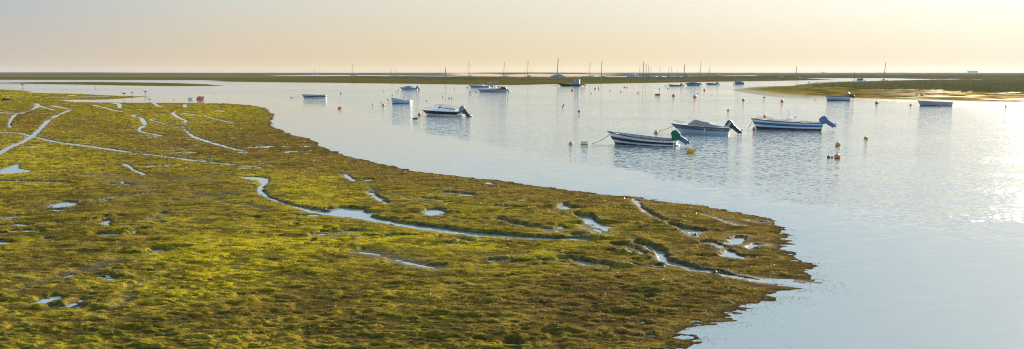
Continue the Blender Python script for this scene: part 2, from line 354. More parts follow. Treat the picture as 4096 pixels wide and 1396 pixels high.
def spacing(D): return D*D/18004.0
def mud(X, Y, sp):
    """height, wetness, shore distance at world points; sp = grid spacing there (fades detail the grid cannot carry)"""
    u, v = uv_np(X, Y)
    wob = .5*fbm(X/1.6, Y/1.6, 5, 3)*np.clip(Y/60, .3, 1.3)+.42*fbm(X/.4, Y/.3, 8, 3)
    sd = sdf(X, Y, SH_W)+wob*.8
    near = sstep(640, 820, v)
    lev = .032+.045*near+.05*sstep(1900, 2500, u)*near
    big = fbm(X/5, Y/5, 11, 3)*(.015+.045*near)
    lev = lev+np.maximum(big, -.03)
    slope = .02+.012*near
    z = np.where(sd > 0, np.minimum(sd*slope, 1e9), sd*.05)
    z = lev*(1-np.exp(-np.maximum(z, 0)/np.maximum(lev, .02)*1.6))+np.minimum(z, 0)
    z = z-.006*(sd < 2)*near
    chd = np.full(X.shape, 1e9); cdep = np.full(X.shape, .6); cdy = np.zeros(X.shape)
    for P, R, dep in CH_W:
        m = (X > P[:, 0].min()-4) & (X < P[:, 0].max()+4) & (Y > P[:, 1].min()-6) & (Y < P[:, 1].max()+6)
        if not m.any(): continue
        d = seg_dist(X[m], Y[m], P, R)-.15*np.maximum(sp[m]-.25, 0)
        o = chd[m]; b = d < o; o[b] = d[b]; chd[m] = o; e = cdy[m]; e[b] = seg_dy(X[m], Y[m], P)[b]; cdy[m] = e
        c = cdep[m]; c[b] = dep; cdep[m] = c
    for P in POOL_W:
        m = (X > P[:, 0].min()-3) & (X < P[:, 0].max()+3) & (Y > P[:, 1].min()-4) & (Y < P[:, 1].max()+4)
        if not m.any(): continue
        d = -sdf(X[m], Y[m], P); o = chd[m]; b = d < o; chd[m] = np.minimum(o, d); e = cdy[m]; e[b] = (Y[m]-P[:, 1].mean())[b]; cdy[m] = e
    chd = chd+wob*.12+.13*fbm(X/.28, Y/.2, 31, 3)
    # raised, broken rim on strong channels
    rim = .03*np.maximum(cdep-1, 0)*np.exp(-((chd-.3)/.25)**2)*near*(1+fbm(X/.5, Y/.5, 35, 2))
    prof = -.012+np.clip(chd, -.25, 3)*(.35+.5*np.maximum(cdep-.5, 0)*near)+.13*fbm(X/.5, Y/.3, 33, 3)*sstep(.12, -.1, chd)*near*(chd > -.5)+.15*fbm(X/2.0, Y/2.5, 34, 3)*sstep(.15, -.15, chd)*(1-near)
    side = sstep(-.25, .1, cdy+.1*fbm(X/.8, Y/.8, 39, 2))         # 1 = bank behind the channel, 0 = the low bank in front of it
    rim = rim*side*(sd > .8)*sstep(.8, 2, sd)
    front = -.012+.018*sstep(0, .12, chd)+np.clip(chd, 0, 9)*.028*(1+1.2*near)
    z = np.minimum(z+rim, np.where(chd < 6, prof*side+(1-side)*np.where(chd > 0, front, prof), 1e9))
    wet = np.exp(-np.maximum(chd, 0)/.10)
    for P, r, dep in WET_W:
        m = (X > P[:, 0].min()-2) & (X < P[:, 0].max()+2) & (Y > P[:, 1].min()-2) & (Y < P[:, 1].max()+2)
        if not m.any(): continue
        g = np.exp(-(np.maximum(seg_dist(X[m], Y[m], P), 0)/(r*1.5))**2)*dep
        z[m] = z[m]*(1-g)+g*(.010-.016*dep); wet[m] = np.maximum(wet[m], g)
    # scattered shallow puddles
    pu = fbm(X/1.3, Y/1.0, 151, 3)+.35*fbm(X/9, Y/9, 152, 2)+.12*blob(u, v, 500, 560, 600, 120)+.05*blob(u, v, 1700, 900, 900, 150); ps = sstep(.50, .60, pu)*(sd > 1)*(z > .012)
    z = z*(1-ps)+ps*(-.004+.03*np.maximum(fbm(X/.3, Y/.2, 153, 2), -.3))
    # clumps and strands
    zf = np.clip(z/.04, .22, 1)
    for lx, ly, a, sd_, o in ((1.5, .9, .022, 41, 2), (.62, .34, .055, 42, 2), (.24, .12, .058, 44, 2), (.09, .05, .034, 47, 1)):
        f = np.clip(1.6-sp*2.2/ly, 0, 1)
        if not (f > 0).any(): continue
        n = fbm(X/lx+.4*vnoise(X, Y, 3), Y/ly, sd_, o)
        n = np.where(n > 0, n, n*.5)
        z = z+n*a*f*zf*np.where(sd > 0, 1, .4)
    for P, r, d in HOLES:
        m = (np.abs(X-P.x) < r*2.5) & (np.abs(Y-P.y) < r*2.5)
        if not m.any(): continue
        q = np.hypot((X[m]-P.x)/(r*.95), (Y[m]-P.y)/(r*.6))+.45*fbm(X[m]/.14, Y[m]/.1, 77, 2)
        z[m] = z[m]-d*.75*(1-sstep(.2, 1.2, q))+.012*np.exp(-((q-1.45)/.3)**2)
    # dug clods beside the wide left channel
    Pc = world_poly([(62, 500), (100, 470), (150, 432)]); m = (np.abs(X-Pc[1, 0]) < 12) & (np.abs(Y-Pc[1, 1]) < 40)
    if m.any():
        g = np.exp(-(seg_dist(X[m], Y[m], Pc)/.9)**2); z[m] += g*(.05+.16*np.abs(fbm(X[m]/.5, Y[m]/.7, 91, 2)))
    return z, np.clip(wet, 0, 1), sd, u, v

def bare_mud_shade(X, Y):  # bare mud in the pits, its dark colour also painting shade between clumps
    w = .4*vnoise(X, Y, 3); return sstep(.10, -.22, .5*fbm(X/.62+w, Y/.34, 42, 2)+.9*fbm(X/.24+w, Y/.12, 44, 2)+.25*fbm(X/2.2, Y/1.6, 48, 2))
def blob(u, v, cu, cv, su, sv): return np.exp(-((u-cu)/su)**2-((v-cv)/sv)**2)
GREEN = [(1200, 770, 220, 60, 1), (1330, 730, 160, 30, .8), (850, 1080, 330, 110, 1.1), (1000, 700, 90, 25, .9), (1650, 960, 260, 45, 1), (130, 700, 160, 60, .7), (1750, 800, 120, 25, .6), (1250, 1000, 260, 60, .8),
         (600, 480, 200, 30, .4), (860, 450, 160, 25, .7), (100, 600, 100, 40, .7), (1950, 860, 160, 40, .7), (2250, 1010, 200, 60, .6), (2300, 870, 110, 50, .4), (700, 1180, 200, 60, .7), (2600, 1180, 90, 40, .7), (2500, 1280, 140, 60, .4),
         (60, 380, 160, 22, .6), (1900, 1000, 200, 60, .6), (250, 640, 180, 30, .5), (2650, 985, 160, 60, .45), (1550, 1200, 200, 60, .3), (1100, 900, 200, 40, .5), (300, 1380, 200, 60, .4), (2000, 1385, 120, 30, .8)]
BROWN = [(2350, 1230, 260, 110, 1.0), (650, 570, 260, 45, .7), (300, 500, 260, 40, .5), (1150, 1230, 260, 80, .8), (1250, 560, 260, 60, .6), (1100, 470, 120, 60, .4), (550, 750, 300, 60, .5), (2850, 1080, 220, 70, .4), (2700, 1000, 200, 60, .3), (950, 760, 120, 60, .3), (300, 1060, 180, 50, .4), (1500, 720, 300, 30, .5), (110, 470, 60, 40, 1.5), (1000, 590, 200, 60, .6), (1400, 1330, 300, 60, .4)]
DARK = [(250, 930, 380, 90, .9), (200, 1330, 300, 90, .6), (500, 800, 300, 70, .5), (1100, 540, 160, 60, .6), (700, 1330, 300, 60, .3), (1500, 1150, 300, 80, .5), (2100, 1200, 200, 120, .5), (900, 620, 250, 50, .5), (1650, 1280, 400, 80, .4)]
def mudcol(X, Y, z, wet, sd, u, v):
    n1 = fbm(X/2.5, Y/2.0, 61, 4); n2 = fbm(X/.6, Y/.35, 63, 3); n3 = fbm(X/.12, Y/.08, 65, 2)
    g = sum(w*blob(u, v, a, b, c, d) for a, b, c, d, w in GREEN)
    br = .55*sum(w*blob(u, v, a, b, c, d) for a, b, c, d, w in BROWN)
    dk = .55*sum(w*blob(u, v, a, b, c, d) for a, b, c, d, w in DARK)
    shore = np.exp(-np.maximum(sd, 0)/5.0)*sstep(450, 640, v)
    green = np.clip(.42+.46*g-.55*br-.35*dk+.55*n1+.25*n2-.7*shore, 0, 1)
    olive = np.array([.178, .146, .020]); bright = np.array([.35, .285, .014]); brown = np.array([.155, .085, .024]); dark = np.array([.040, .042, .006]); mudc = np.array([.055, .045, .026])
    c = olive+(bright-olive)*green[..., None]
    bf = np.clip(.25+.8*br-.4*g+.5*n2+.3*n3+.55*shore, 0, 1)[..., None]*.75
    c = c*(1-bf)+brown*bf
    df = np.clip(.10+.5*dk+.8*fbm(X/.9, Y/.45, 71, 3)+.5*n3, 0, .9)[..., None]
    c = c*(1-df)+dark*df
    mf = np.clip(np.maximum(wet*1.1-.2, 1-z/.012), 0, 1)[..., None]
    c = c*(1-mf)+mudc*mf
    bm = np.maximum(bare_mud_shade(X, Y)*.72, .8*np.exp(-(np.maximum(sd, 0)/.45)**2)*sstep(600, 760, v))[..., None]; c = c*(1-bm)+np.array([.040, .032, .014])*bm
    return c*(1+.3*n3[..., None])

us = np.arange(-1300, 3560, 3.2)
vs = np.concatenate([np.arange(349, 560, 1.0), np.arange(560, 1420, 2.0), np.arange(1420, 3200, 14.0)])
UU, VV = np.meshgrid(us, vs)
XX, YY = at_np(UU, VV)
X, Y = XX.ravel(), YY.ravel()
SP = (np.gradient(YY, axis=0)*-1).ravel()
Z, WT, SD, U_, V_ = mud(X, Y, np.abs(SP))
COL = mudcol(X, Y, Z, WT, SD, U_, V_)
Vv = np.stack([X, Y, Z], 1)
Fq = grid_faces(len(vs), len(us), Z > -.06)[:, ::-1]
Vv, Fq, cc, ww = compact(Vv, Fq, COL, WT)

def attr_mat(name, rough=.6, bump=.4, bscale=30, trans=0.0, wetrough=.25, spec=.4, gain=1.0, dist=.03, coord='Object', nvar=.35):
    m = bpy.data.materials.new(name); m.use_nodes = True; t = m.node_tree; b = t.nodes['Principled BSDF']; o = t.nodes['Material Output']
    a = t.nodes.new('ShaderNodeAttribute'); a.attribute_name = 'Col'
    w = t.nodes.new('ShaderNodeAttribute'); w.attribute_name = 'wet'
    g = t.nodes.new('ShaderNodeTexCoord'); n = t.nodes.new('ShaderNodeTexNoise'); n.inputs['Scale'].default_value = bscale; n.inputs['Detail'].default_value = 4
    mp = t.nodes.new('ShaderNodeMapping'); mp.inputs['Scale'].default_value = (1, 1.7, 1)
    t.links.new(g.outputs[coord], mp.inputs[0]); t.links.new(mp.outputs[0], n.inputs['Vector'])
    mr = t.nodes.new('ShaderNodeMapRange'); mr.inputs[1].default_value = .3; mr.inputs[2].default_value = .7; mr.inputs[3].default_value = gain*(1-nvar); mr.inputs[4].default_value = gain*(1+nvar)
    t.links.new(n.outputs[0], mr.inputs[0])
    v = t.nodes.new('ShaderNodeVectorMath'); v.operation = 'SCALE'; t.links.new(a.outputs['Color'], v.inputs[0]); t.links.new(mr.outputs[0], v.inputs['Scale'])
    t.links.new(v.outputs[0], b.inputs['Base Color'])
    r = t.nodes.new('ShaderNodeMapRange'); t.links.new(w.outputs['Fac'], r.inputs[0]); r.inputs[3].default_value = rough; r.inputs[4].default_value = wetrough
    t.links.new(r.outputs[0], b.inputs['Roughness']); sp_ = t.nodes.new('ShaderNodeMath'); sp_.operation = 'MULTIPLY'; t.links.new(w.outputs['Fac'], sp_.inputs[0]); sp_.inputs[1].default_value = spec; t.links.new(sp_.outputs[0], b.inputs['Specular IOR Level'])
    if bump:
        bp = t.nodes.new('ShaderNodeBump'); bp.inputs['Strength'].default_value = bump; bp.inputs['Distance'].default_value = dist
        t.links.new(n.outputs[0], bp.inputs['Height']); t.links.new(bp.outputs[0], b.inputs['Normal'])
    if trans:
        tr = t.nodes.new('ShaderNodeBsdfTranslucent'); t.links.new(v.outputs[0], tr.inputs[0])
        mx = t.nodes.new('ShaderNodeMixShader'); mx.inputs[0].default_value = trans
        t.links.new(b.outputs[0], mx.inputs[1]); t.links.new(tr.outputs[0], mx.inputs[2]); t.links.new(mx.outputs[0], o.inputs[0])
    return m
mud_m = attr_mat('algae_mud', rough=.8, bump=.8, bscale=16, wetrough=.6, spec=.12, nvar=.45)
tag(np_mesh('tidal_mudflat', Vv, Fq, mud_m, cc, ww), kind='structure')

# strands of green algae lying over the mud (nobody could count them)
def strands(name, n, ur, vr, seed, minz, lenpx, widpx, mat, gain, upr=(.15, .8), shore_only=False, filt=None):
    r = np.random.default_rng(seed)
    u = r.uniform(*ur, n); v = r.uniform(*vr, n); x, y = at_np(u, v); D = y
    sp = np.full(n, .02)+spacing(D)*1.5
    z, wt, sd, uu, vv = mud(x, y, sp)
    pat = fbm(x/.9, y/.5, 101, 3)
    k = (r.uniform(size=n) > bare_mud_shade(x, y)*1.05) & (z > minz) & (sd > .05) & (r.uniform(size=n) > wt*.9) & (pat > -.45+r.uniform(size=n)*.45)
    if filt is not None: k = filt(x, y, z, wt, sd, uu, vv, r)
    x, y, z, wt, sd, uu, vv, D = [q[k] for q in (x, y, z, wt, sd, uu, vv, D)]; n = len(x)
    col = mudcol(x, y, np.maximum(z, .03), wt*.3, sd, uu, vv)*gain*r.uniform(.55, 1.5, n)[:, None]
    col[:, 2] *= r.uniform(.6, 2.2, n)
    pale = r.uniform(size=n) < (.05+.20*np.exp(-np.maximum(sd, 0)/4)*(vv > 620)+.16*sstep(.0, .4, fbm(x/2.2, y/1.6, 171, 3)))   # pale tan strands that paint in small glints of light, and purplish ones
    col[pale] = np.array([.46, .36, .24])*r.uniform(.6, 1.5, (pale.sum(), 1)); prp = r.uniform(size=n) < .05; col[prp] = np.array([.16, .075, .06])
    m = D/F*4.0                                                   # metres per render pixel there
    ln = m*r.uniform(*lenpx, n); wd = m*r.uniform(*widpx, n)
    ang = r.normal(0, .55, n)+np.where(r.uniform(size=n) < .5, 0, PI)+.5*vnoise(x/3, y/3, 9); up = r.uniform(*upr, n)
    dx, dy = np.cos(ang), np.sin(ang); hx, hy = -dy, dx
    P0 = np.stack([x, y, z-.004], 1); T = np.stack([dx*np.cos(up), dy*np.cos(up), np.sin(up)], 1); Wv = np.stack([hx, hy, r.normal(0, .5, n)], 1)
    Wv /= np.linalg.norm(Wv, axis=1)[:, None]
    mid = P0+T*ln[:, None]*.55+Wv*(ln*r.normal(0, .12, n))[:, None]; tip = P0+T*ln[:, None]; tip[:, 2] -= ln*np.sin(up)*.45
    a = P0-Wv*wd[:, None]*.4; b = P0+Wv*wd[:, None]*.4; c = mid+Wv*wd[:, None]*.5; d = mid-Wv*wd[:, None]*.5
    V = np.stack([a, b, c, d, tip], 1).reshape(-1, 3); i = np.arange(n)*5
    Fa = np.stack([i, i+1, i+2, i+3], 1); Fb = np.stack([i+3, i+2, i+4, i+4], 1)
    me = bpy.data.meshes.new(name); me.vertices.add(len(V)); me.vertices.foreach_set('co', V.astype(np.float32).ravel())
    lv = np.concatenate([np.stack([i, i+1, i+2, i+3, i+3, i+2, i+4], 1).ravel()]).astype(np.int32)
    me.loops.add(len(lv)); me.loops.foreach_set('vertex_index', lv)
    st = np.stack([np.arange(n)*7, np.arange(n)*7+4], 1).ravel().astype(np.int32)
    me.polygons.add(2*n); me.polygons.foreach_set('loop_start', st); me.update(calc_edges=True)
    at_ = me.attributes.new('Col', 'FLOAT_COLOR', 'POINT'); cc = np.ones((len(V), 4), np.float32); cc[:, :3] = np.repeat(col, 5, 0); at_.data.foreach_set('color', cc.ravel())
    at2 = me.attributes.new('wet', 'FLOAT', 'POINT'); at2.data.foreach_set('value', np.repeat((r.uniform(size=n) < .10)*.9, 5).astype(np.float32)); me.materials.append(mat); o = bpy.data.objects.new(name, me); C.objects.link(o); return o
strand_m = attr_mat('algae_strands', rough=.38, bump=0, bscale=9, trans=.5, spec=.15, nvar=.15)
tag(strands('algae_strands', 560000, (-900, 3350), (470, 1470), 3, .006, (1.0, 3.6), (.20, .48), strand_m, 1.5, upr=(.2, 1.1)), kind='stuff', label='matted green and brown algae strands over the near mudflat', cat='algae')
def edge(x, y, z, wt, sd, uu, vv, r):
    return (sd < .25) & (sd > -1.6*(vv > 1000)-.45*(vv <= 1000)-.3) & (r.uniform(size=len(x)) < np.exp(np.minimum(sd, 0)/.35)*.3) & (fbm(x/.5, y/.3, 55, 2) > -.1)
def estrands():
    o = strands('floating_weed', 260000, (900, 3450), (430, 1420), 11, -1, (1.0, 3.0), (.3, .6), strand_m, .8, (0, .08), filt=edge)
    me = o.data; k = len(me.vertices); co = np.empty(k*3, np.float32); me.vertices.foreach_get('co', co); co = co.reshape(-1, 3)
    co[:, 2] = np.clip(co[:, 2], .004, .012)+np.repeat(np.random.default_rng(5).uniform(0, .012, k//5), 5); me.vertices.foreach_set('co', co.ravel()); return o
tag(estrands(), kind='stuff', label='loose brown weed floating along the edge of the mudflat', cat='weed')
# ------------------------------------------------------------------ water
RB = [(-3000, 395), (300, 392), (620, 398), (900, 402), (1000, 404), (1250, 424), (1400, 442), (1600, 490), (1800, 532), (1950, 572), (2100, 604), (2300, 645), (2500, 690), (2800, 735), (3100, 790), (3400, 850), (3800, 885), (4300, 925), (7000, 1100)]
us = np.linspace(-3500, 7600, 500); vs = np.concatenate([288+np.array([3.45, 3.8, 4.2, 5, 6, 7, 8, 9, 10, 11]), np.arange(300, 420, 1.5), np.arange(420, 1000, 4.0), np.arange(1000, 3600, 60)])
UU, VV = np.meshgrid(us, vs); XX, YY = at_np(UU, VV); X, Y = XX.ravel(), YY.ravel(); U_, V_ = UU.ravel(), VV.ravel()
rb = np.interp(U_, [p[0] for p in RB], [p[1] for p in RB])
wv = fbm(U_/420, V_/30, 201, 3)
rk = 1+1.8*sstep(2600, 4000, U_); rip = sstep(-24, 26, (rb-V_+wv*30*rk)/rk)
left = sstep(1250, 700, U_)
rip *= 1-.85*left*np.clip(blob(U_, V_, 400, 347, 420, 7)+blob(U_, V_, 650, 395, 400, 11)+blob(U_, V_, 200, 369, 300, 6), 0, 1)
rip *= 1-.5*np.clip(blob(U_, V_, 2830, 368, 160, 5)+blob(U_, V_, 2600, 360, 100, 2.5)+blob(U_, V_, 1560, 418, 130, 2.5)+blob(U_, V_, 3000, 362, 120, 6), 0, 1)
rip *= .72+.28*sstep(-.35, .25, fbm(U_/500, V_/14, 207, 3))
rip = np.clip(rip*(.75+.25*sstep(700, 2600, U_)), 0, 1)
wm = bpy.data.materials.new('tidal_water'); wm.use_nodes = True; t = wm.node_tree; t.nodes.clear()
def nn(ty, **k):
    n = t.nodes.new(ty)
    for a, b in k.items(): setattr(n, a, b)
    return n
def mt(op, a, b=None, clamp=False):
    n = nn('ShaderNodeMath', operation=op, use_clamp=clamp)
    for i, v in enumerate((a, b)):
        if v is None: continue
        if isinstance(v, (int, float)): n.inputs[i].default_value = v
        else: t.links.new(v, n.inputs[i])
    return n.outputs[0]
geo = nn('ShaderNodeNewGeometry'); rp = nn('ShaderNodeAttribute'); rp.attribute_name = 'wet'; RP = rp.outputs['Fac']
def wnoise(sx, sy, detail, rot=0.0, rough=.55):
    mp = nn('ShaderNodeMapping'); mp.inputs['Scale'].default_value = (sx, sy, 1); mp.inputs['Rotation'].default_value = (0, 0, rot)
    n = nn('ShaderNodeTexNoise'); n.inputs['Scale'].default_value = 1; n.inputs['Detail'].default_value = detail; n.inputs['Roughness'].default_value = rough
    t.links.new(geo.outputs['Position'], mp.inputs[0]); t.links.new(mp.outputs[0], n.inputs[0]); return n.outputs[0]
def wcol(sx, sy, detail, rot, amp):                    # slopes of small waves, straight from the noise so that far ripples keep their slope
    mp = nn('ShaderNodeMapping'); mp.inputs['Scale'].default_value = (sx, sy, 1); mp.inputs['Rotation'].default_value = (0, 0, rot)
    n = nn('ShaderNodeTexNoise'); n.inputs['Scale'].default_value = 1; n.inputs['Detail'].default_value = detail; n.inputs['Roughness'].default_value = .6
    t.links.new(geo.outputs['Position'], mp.inputs[0]); t.links.new(mp.outputs[0], n.inputs[0])
    v = nn('ShaderNodeVectorMath', operation='SUBTRACT'); t.links.new(n.outputs['Color'], v.inputs[0]); v.inputs[1].default_value = (.5, .5, .5)
    s = nn('ShaderNodeVectorMath', operation='SCALE'); t.links.new(v.outputs[0], s.inputs[0])
    if isinstance(amp, float): s.inputs['Scale'].default_value = amp
    else: t.links.new(amp, s.inputs['Scale'])
    return s.outputs[0]
def vadd(p, q):
    v = nn('ShaderNodeVectorMath', operation='ADD'); t.links.new(p, v.inputs[0]); t.links.new(q, v.inputs[1]); return v.outputs[0]
gust = mt('ADD', mt('MULTIPLY', wnoise(.06, .12, 3, .3), 1.6), .2)
slope = vadd(vadd(wcol(3.6, 7.5, 3, .25, mt('MULTIPLY', mt('MULTIPLY', RP, gust), RIPA)), wcol(.9, 2.4, 3, -.3, mt('ADD', mt('MULTIPLY', RP, RIPB), CALMA))), wcol(1.6, 8.0, 3, .3, CALMB))
fl_ = nn('ShaderNodeVectorMath', operation='MULTIPLY'); t.links.new(slope, fl_.inputs[0]); fl_.inputs[1].default_value = (.9, 1, 0)
up_ = nn('ShaderNodeVectorMath', operation='ADD'); t.links.new(fl_.outputs[0], up_.inputs[0]); up_.inputs[1].default_value = (0, 0, 1)
bp = nn('ShaderNodeVectorMath', operation='NORMALIZE'); t.links.new(up_.outputs[0], bp.inputs[0])
gl = nn('ShaderNodeBsdfGlossy'); gl.inputs['Roughness'].default_value = .07; gl.inputs[0].default_value = (.95, .985, .99, 1)
rgh = mt('ADD', mt('MULTIPLY', RP, .05), .03); t.links.new(rgh, gl.inputs['Roughness'])
df = nn('ShaderNodeBsdfDiffuse'); df.inputs[0].default_value = WDIFF
fr = nn('ShaderNodeFresnel'); fr.inputs[0].default_value = WIOR
for n in (gl, fr): t.links.new(bp.outputs[0], n.inputs['Normal'])
mx = nn('ShaderNodeMixShader'); t.links.new(fr.outputs[0], mx.inputs[0]); t.links.new(df.outputs[0], mx.inputs[1]); t.links.new(gl.outputs[0], mx.inputs[2])
oo = nn('ShaderNodeOutputMaterial'); t.links.new(mx.outputs[0], oo.inputs[0])
tag(np_mesh('water', np.stack([X, Y, np.zeros_like(X)], 1), grid_faces(len(vs), len(us))[:, ::-1], wm, None, rip), kind='structure')

# ------------------------------------------------------------------ farther land
SHR = [(3187, 344.5), (3267, 348), (3308, 351.5), (3378, 353), (3397, 357), (3474, 359.5), (3550, 361), (3605, 362), (3765, 365), (3829, 367), (3845, 371.5), (3956, 374), (4096, 375), (4600, 376), (7500, 380), (7500, 319), (4500, 319), (3900, 319.2), (3846, 320), (3718, 320.4), (3650, 322.8), (3525, 326), (3409, 329.6), (3331, 330.8), (3267, 334.5)]
SHR_W = world_poly(SHR)
def land(name, poly, ustep, vstep, hfun, cfun, mat, kind='structure', pad=3):
    P = world_poly(poly); pu = [p[0] for p in poly]; pv = [p[1] for p in poly]
    us = np.arange(min(pu)-20, max(pu)+20, ustep); vs = np.arange(min(pv)-pad*.3, max(pv)+pad, vstep); vs = vs[vs > 291.3]
    UU, VV = np.meshgrid(us, vs); XX, YY = at_np(UU, VV); X, Y = XX.ravel(), YY.ravel()
    sd = sdf(X, Y, P); Z = hfun(X, Y, sd, UU.ravel(), VV.ravel())
    Z = np.where(sd > 0, Z, np.maximum(sd*.03, -.4)); col = cfun(X, Y, sd, UU.ravel(), VV.ravel(), Z)
    wet = np.clip(np.exp(-np.maximum(sd, 0)/1.5)+.8*sstep(.1, .4, fbm(X/6, Y/5, 399, 3))*(name == 'right_mud_island')*.05*sstep(3450, 3800, UU.ravel())*(sdf(X, Y, SHR_W) < 0), 0, 1)
    Fq = grid_faces(len(vs), len(us), Z > -.15)[:, ::-1]
    V, Fq, c, w = compact(np.stack([X, Y, Z], 1), Fq, col, wet)
    return tag(np_mesh(name, V, Fq, mat, c, w), kind=kind), P
land_m = attr_mat('marsh_ground', rough=.85, bump=.5, bscale=1.2, spec=0, dist=.15, wetrough=.35, nvar=.25)
def mixc(a, b, f): f = np.clip(f, 0, 1)[..., None]; return np.array(a)*(1-f)+np.array(b)*f
A = lambda *c: np.array(c)
# left sand bar
def hf(X, Y, sd, u, v): return .05+.16*sstep(0, 6, sd)+.05*fbm(X/8, Y/8, 301, 3)
def cf(X, Y, sd, u, v, Z): return mixc([.05, .045, .028], mixc([.080, .088, .010], [.07, .062, .018], .5+fbm(X/14, Y/10, 303, 3)), sd/4)
land('grassy_bar', [(-2500, 333), (-600, 333.5), (0, 333), (194, 336), (349, 338.5), (466, 341), (640, 343.2), (776, 343.2), (895, 342.2), (815, 336.5), (699, 332.5), (543, 330.3), (427, 328.8), (272, 329), (97, 330), (0, 331.5), (-600, 331), (-2500, 330)], 8, .7, hf, cf, land_m)
# middle marsh island
MID = [(-3500, 318.5), (0, 318.8), (400, 319.6), (835, 320.6), (900, 320.3), (827, 323.8), (912, 326.5), (1150, 329.4), (1341, 331), (1533, 333.6), (1788, 337), (1909, 338.7), (2047, 340), (2101, 339.2), (2212, 336.4), (2400, 334.8), (2541, 332.3), (2733, 329.4), (2860, 327), (3016, 324.7), (3191, 322), (3288, 320), (3345, 319.2),
 (3288, 317), (3259, 315.4), (3215, 313.5), (3300, 312.5), (3575, 312.9), (3650, 315), (3787, 316.5), (3864, 318.3), (4400, 318.3), (7500, 316), (7500, 302), (3900, 301), (3032, 302), (3014, 304.7), (2900, 305.3), (2761, 306.8), (2712, 310.3), (2450, 310.8), (2267, 311.2), (2067, 310.6), (2049, 309.3), (1860, 309), (1775, 307.5), (1549, 306.4), (1166, 305.7), (1050, 304.6), (1000, 304), (900, 302.5), (0, 301.5), (-3500, 301)]
def midridge(u):  # px row of the front of the shrub belt
    return np.interp(u, [-3500, 0, 400, 835, 1100, 1400, 1700, 1900, 2100, 2300, 2500, 2700, 2900, 3050, 3200, 3300, 7500], [308, 308.5, 309.5, 310, 311, 312, 320, 322, 322, 321.5, 319.5, 318, 317, 316.5, 314, 310, 308])
def hf(X, Y, sd, u, v):
    n = fbm(X/30, Y/18, 311, 4); k = sstep(1.0, -3.0, v-midridge(u)+1.2*fbm(u/90, v*0, 312, 3))
    return .05+.2*sstep(0, 8, sd)+k*(.42+.5*np.maximum(n, -.4))+.06*fbm(X/6, Y/6, 315, 2)
def cf(X, Y, sd, u, v, Z):
    n = fbm(X/30, Y/50, 317, 4); m = fbm(X/8, Y/25, 318, 3)*1.3; rd = v-midridge(u)
    warm = sstep(1800, 3000, u)
    flat = mixc([.070, .073, .009], [.085, .058, .020], .35+.45*warm+2.2*n); flat = mixc(flat, [.06, .07, .02], np.clip(m*1.5-.3, 0, 1))
    flat = mixc(flat, [.085, .075, .06], sstep(5, .5, sd)*.9)
    shr = mixc([.045, .050, .018], [.072, .062, .032], .5+1.2*n); shr = mixc(shr, [.035, .045, .016], sstep(-1.6, -.2, rd)*.8)
    left = sstep(1500, 1100, u); shr = mixc(shr, [.12, .12, .045], left*.7)
    return mixc(flat, shr, sstep(.6, -.8, rd))
land('marsh_island', MID, 7, .35, hf, cf, land_m)
# right island
RI = [(2925, 359.6), (2996, 349), (3091, 346.4), (3187, 342.6), (3267, 334.5), (3331, 330.8), (3409, 329.6), (3473, 327.8), (3525, 326), (3650, 322.8), (3718, 320.4), (3787, 321), (3846, 320), (3900, 319.2), (4500, 319.2), (7500, 319), (7500, 440), (4800, 432), (4300, 424), (4096, 421), (4020, 419.4), (3924, 418), (3806, 413.5), (3637, 407.6), (3446, 402.8), (3398, 401), (3299, 396), (3187, 391.6), (3098, 386), (3043, 379.6), (2976, 370)]
def shrub_h(X, Y):
    s = sdf(X, Y, SHR_W)+2.5*fbm(X/5, Y/5, 330, 2); return sstep(-.6, 1.4, s)*(.42+.28*fbm(X/9, Y/7, 331, 3)+.12*fbm(X/2.2, Y/2.2, 333, 2)), s
def hf(X, Y, sd, u, v):
    h, s = shrub_h(X, Y); return .04+.24*sstep(0, 4, sd)+.13*fbm(X/5, Y/4, 335, 4)*sstep(0, 10, sd)+h*.8
def cf(X, Y, sd, u, v, Z):
    h, s = shrub_h(X, Y); n = fbm(X/9, Y/16, 337, 4)*1.4; m = fbm(X/1.6, Y/6, 338, 3)
    fl = mixc(mixc([.12, .100, .014], [.20, .135, .03], .4+n), [.42, .28, .09], sstep(3300, 3900, u)*(.55+1.2*n)); fl = mixc(fl, [.045, .040, .014], np.clip(.15+m*2.4, 0, .9)); fl = mixc(fl, [.11, .12, .02], np.clip(blob(u, v, 3080, 378, 120, 9), 0, 1))  # golden colour growing to the right paints in the sun glitter
    fl = mixc(fl, [.07, .065, .05], sstep(2, .2, sd)*.8)
    sh = mixc([.045, .052, .020], [.075, .070, .034], .5+1.2*fbm(X/25, Y/12, 339, 3)+sstep(345, 325, v)*.5)
    return mixc(fl, sh, sstep(-.3, .8, s))
flat_m = attr_mat('weedy_foreshore', rough=.7, bump=1, bscale=2.2, spec=.4, dist=.12, wetrough=.3, nvar=.4)
land('right_mud_island', RI, 5, .8, hf, cf, flat_m)
# upright leaf clumps on the salt marsh
def shrubs(name, n, fun, size, label):
    r = np.random.default_rng(hash(name) % 1000 if False else 17)
    x, y, z, col = fun(n, r); n = len(x); D = y
    hgt = r.uniform(*size, n); w = hgt*r.uniform(.35, .8, n); a = r.uniform(0, 2*PI, n); ln = r.normal(0, .35, n)
    dx, dy = np.cos(a), np.sin(a)
    base = np.stack([x, y, z-.05], 1); H_ = np.stack([dx, dy, 0*dx], 1); T = np.stack([-dy*np.sin(ln), dx*np.sin(ln), np.cos(ln)], 1)
    q = [base-H_*w[:, None]*.35, base+H_*w[:, None]*.35, base+H_*w[:, None]*.5+T*hgt[:, None]*.6, base+T*hgt[:, None], base-H_*w[:, None]*.5+T*hgt[:, None]*.55]
    V = np.stack(q, 1).reshape(-1, 3); i = np.arange(n)*5; Fp = np.stack([i, i+1, i+2, i+3, i+4], 1)
    return tag(np_mesh(name, V, Fp, shrub_m, np.repeat(col, 5, 0), None, False), kind='stuff', label=label, cat='shrubs')
